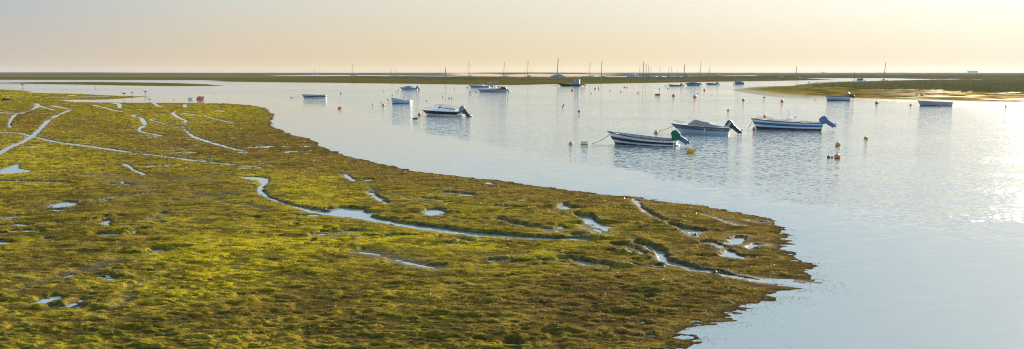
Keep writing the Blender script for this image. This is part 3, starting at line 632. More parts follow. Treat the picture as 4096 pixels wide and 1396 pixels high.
shrub_m = attr_mat('shrub_leaves', rough=.6, bump=0, bscale=1, trans=.35, spec=.3, nvar=.1)
def fun_r(n, r):
    u = r.uniform(3100, 4500, n); v = r.uniform(319.5, 380, n); x, y = at_np(u, v); h, s = shrub_h(x, y); k = s > .1; x, y, h, u, v = x[k], y[k], h[k], u[k], v[k]
    sd = sdf(x, y, world_poly(RI)); z = .19+h*.8; k = sd > 1; x, y, z, u, v = x[k], y[k], z[k], u[k], v[k]
    c = mixc([.055, .066, .022], [.11, .10, .05], .45+fbm(x/20, y/9, 341, 3)+.35*sstep(345, 325, v)); c = c*r.uniform(.75, 1.2, len(x))[:, None]
    return x, y, z-.06, c
shrubs('salt_marsh_shrubs', 90000, fun_r, (.15, .42), 'low grey green shrubs covering the island at the right')
def fun_m(n, r):
    u = r.uniform(-200, 3400, n); v = r.uniform(303, 324, n); x, y = at_np(u, v); k = (v < midridge(u)+.8*r.normal(size=n)) & (u > 1050); x, y, u, v = x[k], y[k], u[k], v[k]
    sd = sdf(x, y, world_poly(MID)); k = sd > 3; x, y, u, v = x[k], y[k], u[k], v[k]; z = np.full(len(x), .55)
    c = mixc([.04, .052, .018], [.09, .085, .042], .5+fbm(x/40, y/14, 317, 3))*r.uniform(.75, 1.2, len(x))[:, None]
    return x, y, z, c
shrubs('marsh_island_shrubs', 60000, fun_m, (.15, .55), 'dark green shrub belt along the long middle island')
# far mainland, dunes, ridge
FAR = [(-4500, 300.5), (0, 300), (1040, 303.2), (1110, 301.6), (1240, 299.6), (1363, 299.8), (1550, 301.2), (1775, 303.3), (1853, 305.5), (1899, 306), (1996, 307), (2066, 307.4), (2137, 306.9), (2196, 306.8), (2261, 306.4), (2292, 306.8), (2391, 304.6), (2429, 305), (2502, 305), (2621, 303.9), (2790, 303), (2900, 302), (3040, 300.6), (8000, 300.5), (8000, 291.35), (-4500, 291.35)]
def hf(X, Y, sd, u, v):
    n = fbm(X/260, Y/400, 351, 4); d = blob(u, v*0, 2120, 0, 330, 1)*sstep(1800, 1900, u)*sstep(2480, 2420, u)
    tgt = 5.6-2.6*Y/F                                             # gentle dune back that tops out just under eye level
    dune = np.clip(sstep(0, 260, sd)*np.maximum(tgt, 0)*.82, 0, 4.6)*d
    z = .25+.35*sstep(0, 40, sd)+.7*np.maximum(n, 0)+dune*(1+.12*n)
    z = z+sstep(3200, 4600, Y)*(.6+1.4*np.abs(fbm(X/500, Y*0, 355, 4))+1.6*sstep(600, 300, u)*sstep(-900, 0, u))
    return z
def cf(X, Y, sd, u, v, Z):
    n = fbm(u/160, v/.9, 361, 4); d = blob(u, v*0, 2120, 0, 300, 1)
    veg = mixc([.075, .066, .058], [.055, .062, .045], .5+1.3*n); veg = mixc(veg, [.10, .10, .05], np.clip(fbm(u/300, v/2, 364, 3)*1.5-.3, 0, 1))
    sand = A(.52, .38, .23)
    s = sstep(.2, .5, d)*sstep(3.0, 1.6, Z+1.6*fbm(u/70, v/1.0, 365, 3))*sstep(-2, 6, sd)
    veg = mixc(veg, [.42, .33, .22], (np.clip(1-np.abs(u-3750)/400, 0, 1)*sstep(12, 4, sd))*0)
    return mixc(veg, sand, s)
land('far_shore', FAR, 9, .16, hf, cf, land_m, pad=.5)
# pale sand spit edge by the right channel and hazy hills
def ridge(name, u0, u1, D, hts, thick, mat, base=-.5, kind='structure'):
    n = 90; rows = [[], [], [], []]
    for i in range(n+1):
        f = i/n; u = u0+(u1-u0)*f; x = (u-2048)/F*D
        h = float(np.interp(f, [a for a, b in hts], [b for a, b in hts])); h += .1*h*float(fbm(np.array([x/120.]), np.array([D*.01]), 5, 3)[0])
        rows[0].append((x, D, base)); rows[1].append((x, D+thick*.3, h)); rows[2].append((x, D+thick*.6, h*.96)); rows[3].append((x*(1+thick/D), D+thick, base))
    return tag(MB().grid(rows).build(name, mat, smooth=True), kind=kind)
hill_m = M('hazy_hills', (.10, .12, .10), .9, var=.3, scale=.004)
ridge('hills', 3590, 5600, 4900, [(0, 0), (.04, 2.2), (.12, 3.6), (.18, 5), (.25, 8.2), (.32, 9.5), (.6, 11), (1, 4)], 200, hill_m)
ridge('hills', -1500, 560, 4900, [(0, 3), (.4, 4.6), (.8, 4.2), (.93, 3.8), (1, 0)], 150, hill_m)
# ------------------------------------------------------------------ materials of the boats
white = M('gel_coat', (.80, .80, .80), .35, var=.12); offw = M('aged_white_paint', (.74, .73, .70), .5, var=.25); grayw = M('grey_boat_paint', (.33, .36, .38), .5, var=.2)
navy = M('navy_paint', (.012, .018, .05), .35); black = M('black_paint', (.012, .013, .016), .4); dgreen = M('dark_green_paint', (.012, .035, .03), .45)
bluep = M('blue_paint', (.02, .16, .38), .4); sky_b = M('light_blue_paint', (.42, .53, .60), .45); antif = M('antifouling', (.05, .055, .06), .8, var=.4); maroon = M('maroon_paint', (.16, .015, .03), .45)
yellowp = M('yellow_paint', (.55, .42, .05), .5); inner = M('inside_paint', (.30, .33, .36), .6, var=.25); rubber = M('rubber_rail', (.02, .02, .024), .6); metal = M('stainless', (.5, .5, .52), .3, metal=.9, var=.1)
alu = M('aluminium', (.42, .43, .45), .4, metal=.7); tarp = M('tarpaulin', (.27, .265, .26), .85, var=.2, scale=3, bump=.4); tarpb = M('blue_grey_cover', (.15, .20, .27), .85, var=.2, scale=3, bump=.4)
tgreen = M('green_motor_cover', (.01, .13, .085), .85, var=.3, scale=8, bump=.5); engd = M('engine_grey', (.05, .055, .065), .35); engb = M('engine_blue', (.07, .15, .27), .4); engs = M('engine_silver', (.20, .23, .27), .35, metal=.3)
glass = M('window_glass', (.03, .045, .055), .08, spec=.8); wood = M('varnished_wood', (.20, .10, .04), .5, var=.4); ropem = M('rope', (.10, .09, .06), .9); greyd = M('grey_deck', (.25, .26, .27), .7); stripew = M('white_band', (.75, .75, .76), .4)
orangem = M('lifebuoy_orange', (.55, .12, .05), .6); reds = M('red_float', (.75, .025, .012), .45, var=.3, scale=14); orange = M('orange_float', (.80, .20, .015), .45, var=.3, scale=14); yel = M('yellow_float', (.62, .32, .015), .45, var=.35, scale=14)
olive = M('weathered_yellow_float', (.34, .20, .02), .6, var=.4, scale=14); drk = M('fouled_float', (.035, .025, .022), .8, var=.4, scale=20); salmon = M('faded_pink_float', (.58, .16, .12), .5, var=.25, scale=14); wfl = M('white_float', (.62, .60, .52), .5, var=.25, scale=14); bfl = M('blue_grey_float', (.07, .11, .16), .5); weedm = M('weed_skirt', (.045, .035, .018), .9)
mastm = M('mast_metal', (.16, .15, .15), .5, metal=.3); mastd = M('mast_dark', (.05, .045, .045), .6); mastb = M('mast_wood', (.20, .10, .035), .6); wirem = M('rigging_wire', (.09, .09, .09), .5); yh = M('yacht_hull', (.42, .47, .53), .4); yc = M('yacht_cabin', (.36, .40, .46), .4); sailc = M('sail_cover_navy', (.03, .04, .08), .8)

# ------------------------------------------------------------------ boat kit (local x: bow waterline = 0 -> stern, z = 0 waterline)
class Hull:
    def __init__(s, L, B, hb, hs, rake=.6, tr=.05, sp=1.7, flare=.55, full=.55, sternw=.88):
        s.__dict__.update(locals())
    def sheer(s, q): return s.hs+(s.hb-s.hs)*(1-q)**s.sp
    def beam(s, q):
        a = min(q/s.full, 1); b = (1-(1-a)**2.1)**.85
        return max(.012, s.B/2*b*(1-(1-s.sternw)*max(0, (q-s.full)/(1-s.full))**1.5))
    def x(s, q, z):
        zz = max(-.25, min(1.1, z/s.hb)); return q*s.L-s.rake*zz*(1-q)**2.5+s.tr*(z/s.hs)*q**6
    def pt(s, q, t, side=1, ins=0.0):
        sh = s.sheer(q); zk = -.14; z = zk+(sh-zk)*t
        f0 = .12+.66*min(1, q/.7); f = f0+(1-f0)*t**(.75 if q > .3 else .9)
        return (s.x(q, z)+(ins*.8 if q < .01 else 0)-(ins if q > .99 else 0), side*max(.004, s.beam(q)*f-ins), z)
    def tz(s, z, q=.5): return (z+.14)/(s.sheer(q)+.14)
def hull_part(Hh, root, bands, mats, name='hull', ns=22, label=None):
    """bands: list of (t_upper, material index) from keel to sheer"""
    mb = MB(); ts = [0.0]+[b[0] for b in bands]; qs = [(i/ns)**1.25 for i in range(ns+1)]
    for side in (1, -1):
        rows = [[Hh.pt(q, t, side) for t in ts] for q in qs]
        if side < 0: rows = [r[::-1] for r in rows]
        mb.grid(rows, mfun=lambda i, j: bands[j if side > 0 else len(bands)-1-j][1])
    st = [[Hh.pt(1, t, -1) for t in ts], [Hh.pt(1, t, 1) for t in ts]]; mb.grid(st[::-1], mfun=lambda i, j: bands[j][1])
    mb.grid([[Hh.pt(q, 0, 1), Hh.pt(q, 0, -1)] for q in qs], bands[0][1])
    return mb.build(name, mats, root, smooth=True, label=label)
def open_inside(Hh, root, mat, floor=.10, ns=18, th=.055):
    mb = MB(); qs = [.02+(i/ns)**1.2*.975 for i in range(ns+1)]; rows = []
    for q in qs:
        sh = Hh.sheer(q); t0 = Hh.tz(min(floor, sh-.1), q); r = []
        for t in (1.0, (1+t0)/2, t0): r.append(Hh.pt(q, t, 1, th if t < 1 else .03))
        for t in (t0, (1+t0)/2, 1.0): r.append(Hh.pt(q, t, -1, th if t < 1 else .03))
        rows.append(r)
    mb.grid(rows); mb.fan(rows[-1]); mb.fan(rows[0][::-1]); mb.build('interior', mat, root)
def gunwale(Hh, root, mat, r=.035, name='gunwale', t=1.0, tran=True):
    mb = MB(); pts = [Hh.pt(1-(i/24), t, 1) for i in range(25)]+[Hh.pt(i/24, t, -1) for i in range(1, 25)]
    if tran: pts += [pts[0]]
    mb.tube(pts, r, 6); mb.build(name, mat, root, smooth=True)
def deck(Hh, root, mat, crown=.10, q0=0.0, q1=1.0, t=.985, name='deck', lift=None):
    mb = MB(); rows = []
    for i in range(21):
        q = q0+(q1-q0)*i/20; a = Hh.pt(q, t, 1); r = []
        for k in range(9):
            w = -1+k/4; z = a[2]+crown*(1-w*w)*min(1, Hh.beam(q)/Hh.B*2.2)+(lift(q)*(1-abs(w)**4) if lift else 0)
            r.append((a[0], a[1]*w, z))
        rows.append(r)
    mb.grid(rows); mb.fan(rows[-1]); mb.build(name, mat, root, smooth=True)
def thwart(Hh, root, q, mat, z=None, w=.22):
    z = Hh.sheer(q)-.16 if z is None else z; b = Hh.beam(q)-.07; x = Hh.x(q, z); MB().box(x-w/2, x+w/2, -b, b, z-.03, z).build('thwart', mat, root)
def motor(root, x, z, sc=1.0, tilt=50, cm=None, lm=None, cover=None, y=0.0, band=None, turn=0, ct=None):
    cm = cm or engd; lm = lm or engd; R_ = Matrix.Translation((x, y, z)) @ Matrix.Rotation(math.radians(turn), 4, 'Z') @ Matrix.Rotation(-math.radians(tilt), 4, 'Y') @ Matrix.Scale(sc, 4)
    mb = MB(); mb.loft([(-.02, -.6, .1, .05, .9), (.02, -.95, .1, .06, .9), (.12, -.95, .12, .10, .9), (.24, -.93, .12, .10, .9), (.34, -.9, .1, .05, .9)], p=3)
    mb.ell((.18, 0, -.92), (.26, .06, .06), 10, 6); mb.box(.12, .30, -.012, .012, -1.12, -.95, dx=.03); mb.box(0, .42, -.1, .1, -.70, -.685); mb.box(-.12, .12, -.10, .10, -.22, .06)
    leg = mb.xf(R_).build('outboard_motor', lm, root, smooth=True)
    c = MB(); secs = [(-.30, .04, .22, .12, .85), (-.28, .0, .36, .18, .85), (-.10, -.02, .46, .22, .82), (.16, -.02, .50, .22, .8), (.36, .0, .46, .20, .8), (.40, .06, .34, .13, .85)]
    if cover: secs = [(-.31, -.22, .30, .17, .9), (-.29, -.24, .46, .25, .88), (-.20, -.24, .60, .29, .8), (.08, -.22, .60, .30, .78), (.24, -.16, .50, .28, .8), (.36, -.10, .26, .22, .85), (.40, -.08, .05, .16, .9)]
    Rc = R_ if ct is None else Matrix.Translation((x, y, z)) @ Matrix.Rotation(-math.radians(ct), 4, 'Y') @ Matrix.Scale(sc, 4)
    c.loft(secs, p=4.6 if not cover else 4.2, n=14); c.grid([[(s_[0], -s_[3], s_[1]), (s_[0], s_[3], s_[1])] for s_ in secs])
    if cover: c.v = [(q[0]+.03*math.sin(13*q[2]+6*q[1]), q[1]*(1+.06*math.sin(19*q[0]+4*q[2])), q[2]+.022*math.sin(17*q[0])) for q in c.v]
    c.xf(Rc).build('cowling', cover or cm, leg, smooth=True)
    if band:
        b = MB()
        for dz in (0, .1): b.box(-.24, .30, -.226, -.218, .12+dz, .16+dz, dx=.03)
        b.xf(R_).build('stripe', band, leg)
    pr = MB(); pr.ell((.42, 0, -.92), (.06, .04, .04), 8, 5)
    for k in range(3):
        a = 2*PI*k/3+.3; d = (0, math.cos(a), math.sin(a)); e = (0, -math.sin(a), math.cos(a)); P = [(.42, d[1]*.03+e[1]*.03, -.92+d[2]*.03+e[2]*.03), (.47, d[1]*.14+e[1]*.07, -.92+d[2]*.14+e[2]*.07), (.42, d[1]*.16, -.92+d[2]*.16), (.38, d[1]*.13-e[1]*.06, -.92+d[2]*.13-e[2]*.06), (.42, d[1]*.03-e[1]*.03, -.92+d[2]*.03-e[2]*.03)]
        pr.fan(P)
    pr.xf(R_).build('propeller', alu, leg)
    return leg
def railing(root, pts, posts, mat, r=.018, name='bow_rail', zdown=.28):
    mb = MB(); mb.tube(pts, r, 6)
    for p in posts: mb.tube([p[0], p[1]], r*.9, 5)
    mb.build(name, mat, root, smooth=True)
def place(name, ub, vb, us_, vs_, beam, label, cat='boat', group=None, near=True):
    a = at(ub, vb); b = at(us_, vs_)
    if near:
        d = (b-a).normalized(); n = Vector((-d.y, d.x, 0)); b = b+n*beam*.40
    d = b-a; return empty(name, a, math.atan2(d.y, d.x), label, cat, group), d.length
def rope(u0, v0, z0, u1, v1, label, r=.02, sag=.25, loops=False):
    a = at(u0, v0, z0) if z0 is not None else None; b = at(u1, v1, 0); pts = []
    for i in range(9):
        f = i/8; p = a.lerp(b, f); p.z -= sag*4*f*(1-f)*.5; p.z = max(p.z, .01); pts.append(p)
    mb = MB().tube([p-b for p in pts], r, 5); o = mb.build('mooring_rope', ropem); o.location = b; return tag(o, label, 'rope')
def bowrope(root, Hh, u1, v1, label, zf=.75, r=.018, sag=.2):
    z = Hh.hb*zf; p = root.matrix_basis @ Vector((Hh.x(0, z)-.01, 0, z)); b = at(u1, v1); pts = []
    for i in range(9):
        f = i/8; q = p.lerp(b, f); q.z = max(.01, q.z-sag*2*f*(1-f)); pts.append(q-b)
    mb = MB().tube(pts, r, 5); k = pts[3]; mb.tube([k, k+Vector((.02, 0, -.16))], r*.9, 4); o = mb.build('mooring_rope', ropem); o.location = b; return tag(o, label, 'rope')
GB = 'small boats moored in the near channel'

# N1: open boat, black and white bands, green covered outboard
t, L = place('open_boat', 2460.5, 575.2, 2687, 586.5, 1.9, 'open white boat with black bands and green covered outboard motor', group=GB)
h = Hull(L, 1.95, .95, .47, rake=.62, sp=2.0, full=.5)
hull_part(h, t, [(.16, 0), (.27, 0), (.44, 2), (.70, 1), (.86, 2), (.95, 2), (1.0, 1)], [antif, dgreen, offw])
open_inside(h, t, inner); gunwale(h, t, black, .032)
for q in (.33, .55, .76): thwart(h, t, q, inner)
deck(h, t, offw, .02, 0, .13, .97, 'foredeck')
MB().tube([(L*.35, -.1, .55), (L*.40, .1, .66), (L*.47, -.05, .60)], .018).tube([(L*.40, .1, .66), (L*.38, .0, .88)], .016).build('anchor', metal, t, smooth=True)
MB().tube([(L*.55, -.5, .46), (L*.85, -.45, .42)], .02).build('oar', wood, t)
for q in (.5, .64): MB().box(h.x(q, .5)-.12, h.x(q, .5)+.12, -h.beam(q)-.03, -h.beam(q)+.05, h.sheer(q)+.02, h.sheer(q)+.07).tube([(h.x(q, .5), -h.beam(q), h.sheer(q)), (h.x(q, .5), -h.beam(q), h.sheer(q)+.26)], .012).build('rowlock', maroon, t)
MB().box(L+.02, L+.12, -.28, .28, -.05, h.hs-.02).box(L+.12, L+.3, -.35, .35, .02, .10).build('motor_bracket', stripew, t)
motor(t, L+.06, h.hs+.14, .98, 58, engb, engb, cover=tgreen, ct=12)
bowrope(t, h, 2369, 574, 'rope from the bow of the black banded open boat')
# N2: cuddy boat under a tarp
t, L = place('cuddy_boat', 2724.4, 532.5, 2907, 539.6, 1.9, 'white and grey cuddy boat under a grey tarpaulin with tilted outboard', group=GB)
h = Hull(L, 1.95, .86, .60, rake=.95, sp=1.5, full=.5)
hull_part(h, t, [(.14, 0), (.24, 1), (.60, 1), (.635, 3), (.97, 2), (1.0, 4)], [antif, sky_b, M('slate_paint', (.11, .135, .17), .5), maroon, rubber]); gunwale(h, t, rubber, .022)
deck(h, t, offw, .14)
cv = MB().loft([(L*.10, .70, .74, .35, .8), (L*.17, .66, .98, .62, .75), (L*.27, .60, 1.24, .80, .55), (L*.31, .58, 1.30, .84, .5), (L*.44, .52, 1.16, .92, .5), (L*.55, .5, 1.12, .97, .6), (L*.62, .48, .98, .97, .7), (L*.76, .44, .84, .96, .8), (L*.92, .38, .72, .93, .85)], p=2.6, n=14)
cv.v = [(x+.02*math.sin(9*z+3*y), y*(1+.012*math.sin(11*x)), z+.018*math.sin(7*x+5*y)) for x, y, z in cv.v]; cv.build('tarpaulin', tarp, t, smooth=True)
zt = 1.16
railing(t, [(L*.14, .62, .95), (-.2, .42, 1.10), (-.72, .16, 1.17), (-.78, 0, 1.18), (-.72, -.16, 1.17), (-.2, -.42, 1.10), (L*.14, -.62, .95)], [((-.1, -.45, 1.08), (0.02, -.42, .86)), ((-.1, .45, 1.08), (0.02, .42, .86)), ((-.45, -.3, 1.13), (-.32, -.22, .9)), ((-.45, .3, 1.13), (-.32, .22, .9))], metal, .016)
MB().lathe([(.02, .0), (.07, .04), (.07, .40), (.02, .44)], 10).xf(Matrix.Translation((L*.52, -h.beam(.52)-.07, .08))).build('fender', wfl, t, smooth=True)
MB().box(L-.05, L+.16, -.6, .6, .42, .50).build('transom_step', offw, t)
motor(t, L+.08, h.hs+.12, 1.05, 48, engd, engd, band=stripew)
bowrope(t, h, 2636, 523, 'rope from the tarpaulin covered boat to its round yellow buoy', sag=.12)
# N3: centre console with blue band
t, L = place('console_boat', 3025.5, 515, 3281, 521.7, 2.0, 'long white open boat with a blue stripe, small console and blue outboard', group=GB)
h = Hull(L, 2.1, 1.02, .70, rake=.55, tr=.18, sp=1.8, full=.45)
hull_part(h, t, [(.14, 0), (.34, 0), (.52, 1), (.76, 2), (.92, 1), (.96, 3), (1.0, 1)], [antif, offw, bluep, rubber])
open_inside(h, t, offw, .25); gunwale(h, t, wood, .03); deck(h, t, offw, .05, 0, .2, .98, 'foredeck')
c = MB().box(L*.46, L*.58, -.36, .36, .25, 1.12, dx=.06); c.build('console', offw, t)
MB().tube([(L*.585, -.05, 1.05), (L*.60, .14, 1.22), (L*.62, 0, 1.28), (L*.60, -.14, 1.15), (L*.585, -.05, 1.05)], .022).build('steering_wheel', black, t)
MB().tube([(L*.485, -.2, 1.12), (L*.49, -.2, 1.90)], .022).tube([(L*.505, .1, 1.12), (L*.51, .1, 1.84)], .022).box(L*.485, L*.515, -.22, .12, 1.2, 1.27).build('rod_holder', offw, t)
def siderail(a, b, z, side): 
    pts = [(h.x(a, .8), side*h.beam(a)*.94, h.sheer(a))]+[(h.x(a+(b-a)*f, .9), side*h.beam(a+(b-a)*f)*.92, h.sheer(a+(b-a)*f)+z) for f in (.06, .3, .6, .94)]+[(h.x(b, .8), side*h.beam(b)*.94, h.sheer(b))]
    return pts
for s_ in (1, -1):
    for a, b, z in ((.06, .30, .2), (.40, .56, .10), (.68, .82, .14)): MB().tube(siderail(a, b, z, s_), .018, 6).build('hand_rail', metal, t, smooth=True)
MB().box(L*.70, L*.78, -.8, .8, .62, .68).build('thwart', offw, t)
motor(t, L+.24, h.hs+.10, 1.08, 56, engb, engb, ct=28)
bowrope(t, h, 2991, 515, 'rope from the bow of the blue striped console boat', sag=.05)
# B4: black and white speedboat
t, L = place('speedboat', 1707.4, 460.5, 1824, 465.6, 2.0, 'black and white speedboat with low windscreen frame and wrapped grey outboard', group=GB)
h = Hull(L, 2.05, .72, .60, rake=.72, sp=1.3, full=.45)
hull_part(h, t, [(.14, 0), (.22, 3), (.46, 1), (.93, 2), (1.0, 1)], [antif, offw, black, yellowp])
deck(h, t, white, .08, lift=lambda q: .30*math.exp(-((q-.58)/.30)**2)*(q > .02)); gunwale(h, t, stripew, .025)
MB().loft([(L*.50, .75, 1.06, .62, .8), (L*.56, .75, 1.12, .66, .8), (L*.80, .7, 1.0, .66, .8), (L*.9, .6, .85, .6, .8)], p=3).build('cockpit_lining', grayw, t, smooth=True)
MB().tube([(L*.24, 0, 1.32), (L*.36, -.5, 1.40), (L*.55, -.66, 1.34), (L*.80, -.7, 1.12), (L*.98, -.72, .92)], .022).tube([(L*.24, 0, 1.32), (L*.36, .5, 1.40), (L*.55, .66, 1.34), (L*.80, .7, 1.12), (L*.98, .72, .92)], .022).tube([(L*.24, 0, 1.26), (L*.40, -.55, 1.12), (L*.5, -.62, 1.02)], .022).tube([(L*.31, -.3, 1.2), (L*.25, -.35, .92)], .018).tube([(L*.58, -.66, 1.3), (L*.56, -.7, 1.0)], .018).tube([(L*.74, -.68, 1.18), (L*.71, -.72, .95)], .018).build('windscreen_frame', engs, t, smooth=True)
MB().loft([(L*.36, .9, 1.0, .25, .8), (L*.40, .9, 1.26, .3, .7), (L*.46, .9, 1.1, .3, .8)], p=2).build('cushion', M('mauve_cushion', (.28, .13, .16), .8), t, smooth=True)
railing(t, [(-.45, -.12, .88), (0, -.3, .98), (L*.2, -.52, .98), (L*.24, -.55, .9)], [((0, -.3, .97), (.05, -.3, .8)), ((L*.12, -.45, .98), (L*.13, -.45, .85))], metal, .016)
railing(t, [(-.45, .12, .88), (0, .3, .98), (L*.2, .52, .98), (L*.24, .55, .9)], [((0, .3, .97), (.05, .3, .8))], metal, .016)
MB().box(L, L+.55, -.8, .8, .16, .30).box(L+.02, L+.1, -.7, .7, -.1, .2).build('swim_platform', offw, t)
MB().tube([(L+.1, -.75, -.08), (L+.1, -.75, .6)], .02).tube([(L+.35, -.75, -.08), (L+.35, -.75, .6)], .02).tube([(L+.1, -.75, .35), (L+.35, -.75, .35)], .015).build('boarding_ladder', wood, t)
motor(t, L+.45, .62, 1.35, 42, engs, engd)
bowrope(t, h, 1688, 461.5, 'rope from the bow of the black and white speedboat', sag=.03)
# B1: slim open boat
t, L = place('open_boat', 1216, 391.3, 1305, 391.3, 1.5, 'slim open boat with navy and yellow bands and no motor, leftmost boat', group=GB, near=False)
h = Hull(L, 1.6, .72, .60, rake=.5, sp=2.4, full=.5)
hull_part(h, t, [(.24, 0), (.48, 2), (.72, 1), (.86, 2), (.93, 3), (1.0, 1)], [antif, navy, offw, yellowp]); open_inside(h, t, inner); gunwale(h, t, navy, .035)
for q in (.3, .52, .75): thwart(h, t, q, offw)
rr = bowrope(t, h, 1166, 389, 'long rope from the slim navy banded boat to its yellow buoy', zf=.95, sag=.3, r=.015)
# B2: blue cabin boat
t, L = place('cabin_boat', 1609, 360, 1670, 360, 1.9, 'blue and white cabin boat with a curved windscreen, nearest the long marsh island', group=GB, near=False)
h = Hull(L, 1.95, .80, .62, rake=.75, sp=1.4, full=.5)
hull_part(h, t, [(.15, 0), (.72, 1), (.95, 2), (1.0, 2)], [navy, sky_b, bluep]); deck(h, t, sky_b, .12); gunwale(h, t, navy, .03)
MB().loft([(L*.10, .7, .78, .5, .8), (L*.22, .68, 1.18, .66, .75), (L*.40, .6, 1.32, .74, .72), (L*.60, .6, 1.28, .74, .72), (L*.76, .6, .9, .7, .8), (L*.82, .6, .75, .65, .8)], p=3.4).build('cabin', sky_b, t, smooth=True)
for s_ in (1, -1): MB().box(L*.30, L*.55, s_*.735-.012, s_*.735+.012, .84, 1.14, dx=.06).build('side_window', glass, t)
MB().loft([(L*.08, .80, .84, .45, .8), (L*.215, .8, 1.20, .60, .74), (L*.25, .8, 1.24, .6, .74)], p=3.4).build('windscreen', glass, t, smooth=True)
motor(t, L-.05, .75, 1.0, 30, engd, engd)
# B3: covered dinghy
t, L = place('covered_dinghy', 1569.5, 413.3, 1636, 414.3, 1.6, 'white dinghy under a pale blue cover with its transom lit gold', group=GB)
h = Hull(L, 1.6, .78, .55, rake=.20, sp=1.3, full=.35)
hull_part(h, t, [(.26, 0), (.9, 1), (1.0, 2)], [black, sky_b, offw]); deck(h, t, tarpb, .10, 0, .68, .99, 'cover', lift=lambda q: .18*max(0, 1-q/.7)); open_inside(h, t, inner); gunwale(h, t, offw, .035)
MB().box(L+.02, L+.09, -.68, .68, -.05, .62).box(L+.09, L+.4, -.5, .5, .30, .40).build('transom', offw, t)
bowrope(t, h, 1556, 410.5, 'rope from the bow of the pale blue covered dinghy', sag=.05)
# B5: white open boat with maroon band
t, L = place('open_boat', 1883.5, 351.2, 1958, 351.8, 1.9, 'white open boat with a maroon band and blue outboard behind the canopy boat', group=GB, near=False)
h = Hull(L, 1.9, 1.12, .78, rake=.95, sp=1.6, full=.45)
hull_part(h, t, [(.14, 0), (.56, 1), (.74, 2), (1.0, 1)], [antif, sky_b, maroon]); open_inside(h, t, offw, .3); gunwale(h, t, offw, .035)
MB().box(L*.58, L*.68, -.35, .35, .35, 1.12).build('console', offw, t); MB().loft([(L*.60, 1.1, 1.2, .2, .8), (L*.64, 1.1, 1.42, .24, .8), (L*.68, 1.1, 1.2, .2, .8)], p=2).build('wrapped_seat', grayw, t, smooth=True)
MB().box(L*.30, L*.36, -.8, .3, .86, .98).build('red_box', reds, t); motor(t, L+.1, .95, 1.2, 55, engb, engb)
for y in (-.5, .5): MB().tube([(L+.02, y, 0), (L+.02, y, 1.1)], .05).build('stern_post', offw, t)
bowrope(t, h, 1862.5, 351, 'rope from the bow of the maroon banded open boat', sag=.02)
# B6: canopy boat
t, L = place('canopy_boat', 1920, 368.3, 2027, 368.3, 2.2, 'grey white motor boat with a flat canopy on posts and an orange lifebuoy', group=GB, near=False)
h = Hull(L, 2.3, .72, .78, rake=.55, sp=1.1, full=.5)
hull_part(h, t, [(.15, 0), (.80, 1), (.86, 2), (1.0, 1)], [antif, grayw, navy]); deck(h, t, offw, .1, lift=lambda q: .26*sstep(.12, .3, q)); gunwale(h, t, rubber, .03)
for x, y in ((L*.42, -.8), (L*.42, .8), (L*.47, -.8), (L*.47, .8), (L*.55, -.8), (L*.55, .8), (L*.67, -.85), (L*.67, .85)): MB().tube([(x, y, .95), (x-.08, y, 2.72)], .035).build('canopy_post', wood, t)
MB().box(L*.27, L*.66, -1.0, 1.0, 2.72, 2.80).build('canopy', M('canopy_cloth', (.36, .33, .42), .8), t)
MB().loft([(L*.56, .9, 1.0, .2, .8), (L*.60, .9, 1.45, .3, .7), (L*.64, .9, 1.0, .2, .8)], p=2).build('seat', grayw, t, smooth=True)
MB().tube([(L*.72+.36*math.cos(a*PI/8), -1.16, 1.2+.36*math.sin(a*PI/8)) for a in range(17)], .12, 8).build('lifebuoy', orangem, t, smooth=True)
MB().loft([(L*.76, .7, 1.52, 1.0, .9), (L*.80, .7, 1.56, 1.02, .9), (L*.97, .7, 1.42, 1.0, .9), (L*1.0, .7, .9, .98, .9)], p=6).build('cockpit_cover', navy, t, smooth=False)
for x in (.38, .62): MB().xf(Matrix.Identity(4)).ell((L*x, -h.beam(x)*.97, .36), (.2 if x < .5 else .1, .03, .07 if x < .5 else .16), 12, 6).build('hull_emblem', bfl, t)
motor(t, L+.1, .5, .8, 35, engd, engd)
# B7: dark barge with blue wheelhouse
t, L = place('work_barge', 2245, 344.5, 2319, 344.8, 2.4, 'flat dark work boat with a tall blue box cabin near the stern', group=GB, near=False)
h = Hull(L, 2.5, 1.15, .72, rake=1.9, sp=2.6, full=.35, sternw=.95)
hull_part(h, t, [(.3, 0), (.6, 1), (1.0, 2)], [navy, navy, M('tarred_wood', (.045, .035, .03), .7, var=.4)]); open_inside(h, t, yellowp, .52); gunwale(h, t, M('tarred_wood', (0, 0, 0)), .07)
MB().box(L*.08, L*.66, -1.02, -.85, .80, .98).box(L*.08, L*.66, .85, 1.02, .80, .98).build('side_bench', M('pale_yellow_paint', (.62, .60, .12), .5), t)
cb = MB().box(L*.69, L*.965, -.95, .95, .55, 2.72, dx=-.03).build('cabin', M('cabin_blue', (.15, .24, .33), .5, var=.25), t)
MB().box(L*.66, L*.985, -1.05, 1.05, 2.72, 2.80).build('roof', M('cabin_roof', (.22, .28, .36), .5), cb); MB().box(L*.735, L*.775, -.972, -.952, 1.92, 2.48).build('window', M('bright_pane', (.7, .68, .5), .3), cb)
MB().box(L*.968, L*1.0, -.9, .9, .9, 2.66).build('door', M('cream_door', (.72, .60, .38), .5), cb); MB().tube([(L*1.06, 0, .7), (L*1.07, 0, 1.9)], .05).tube([(L*1.12, .3, .7), (L*1.12, .3, 1.6)], .03).build('stern_gear', wood, t)
MB().box(L*1.0, L*1.10, -.8, .8, .1, .6).build('stern_step', antif, t); motor(t, L*1.12, .72, 1.35, 62, engd, engd)
bowrope(t, h, 2205, 344.5, 'rope from the bow of the dark work boat', sag=.1, r=.02)
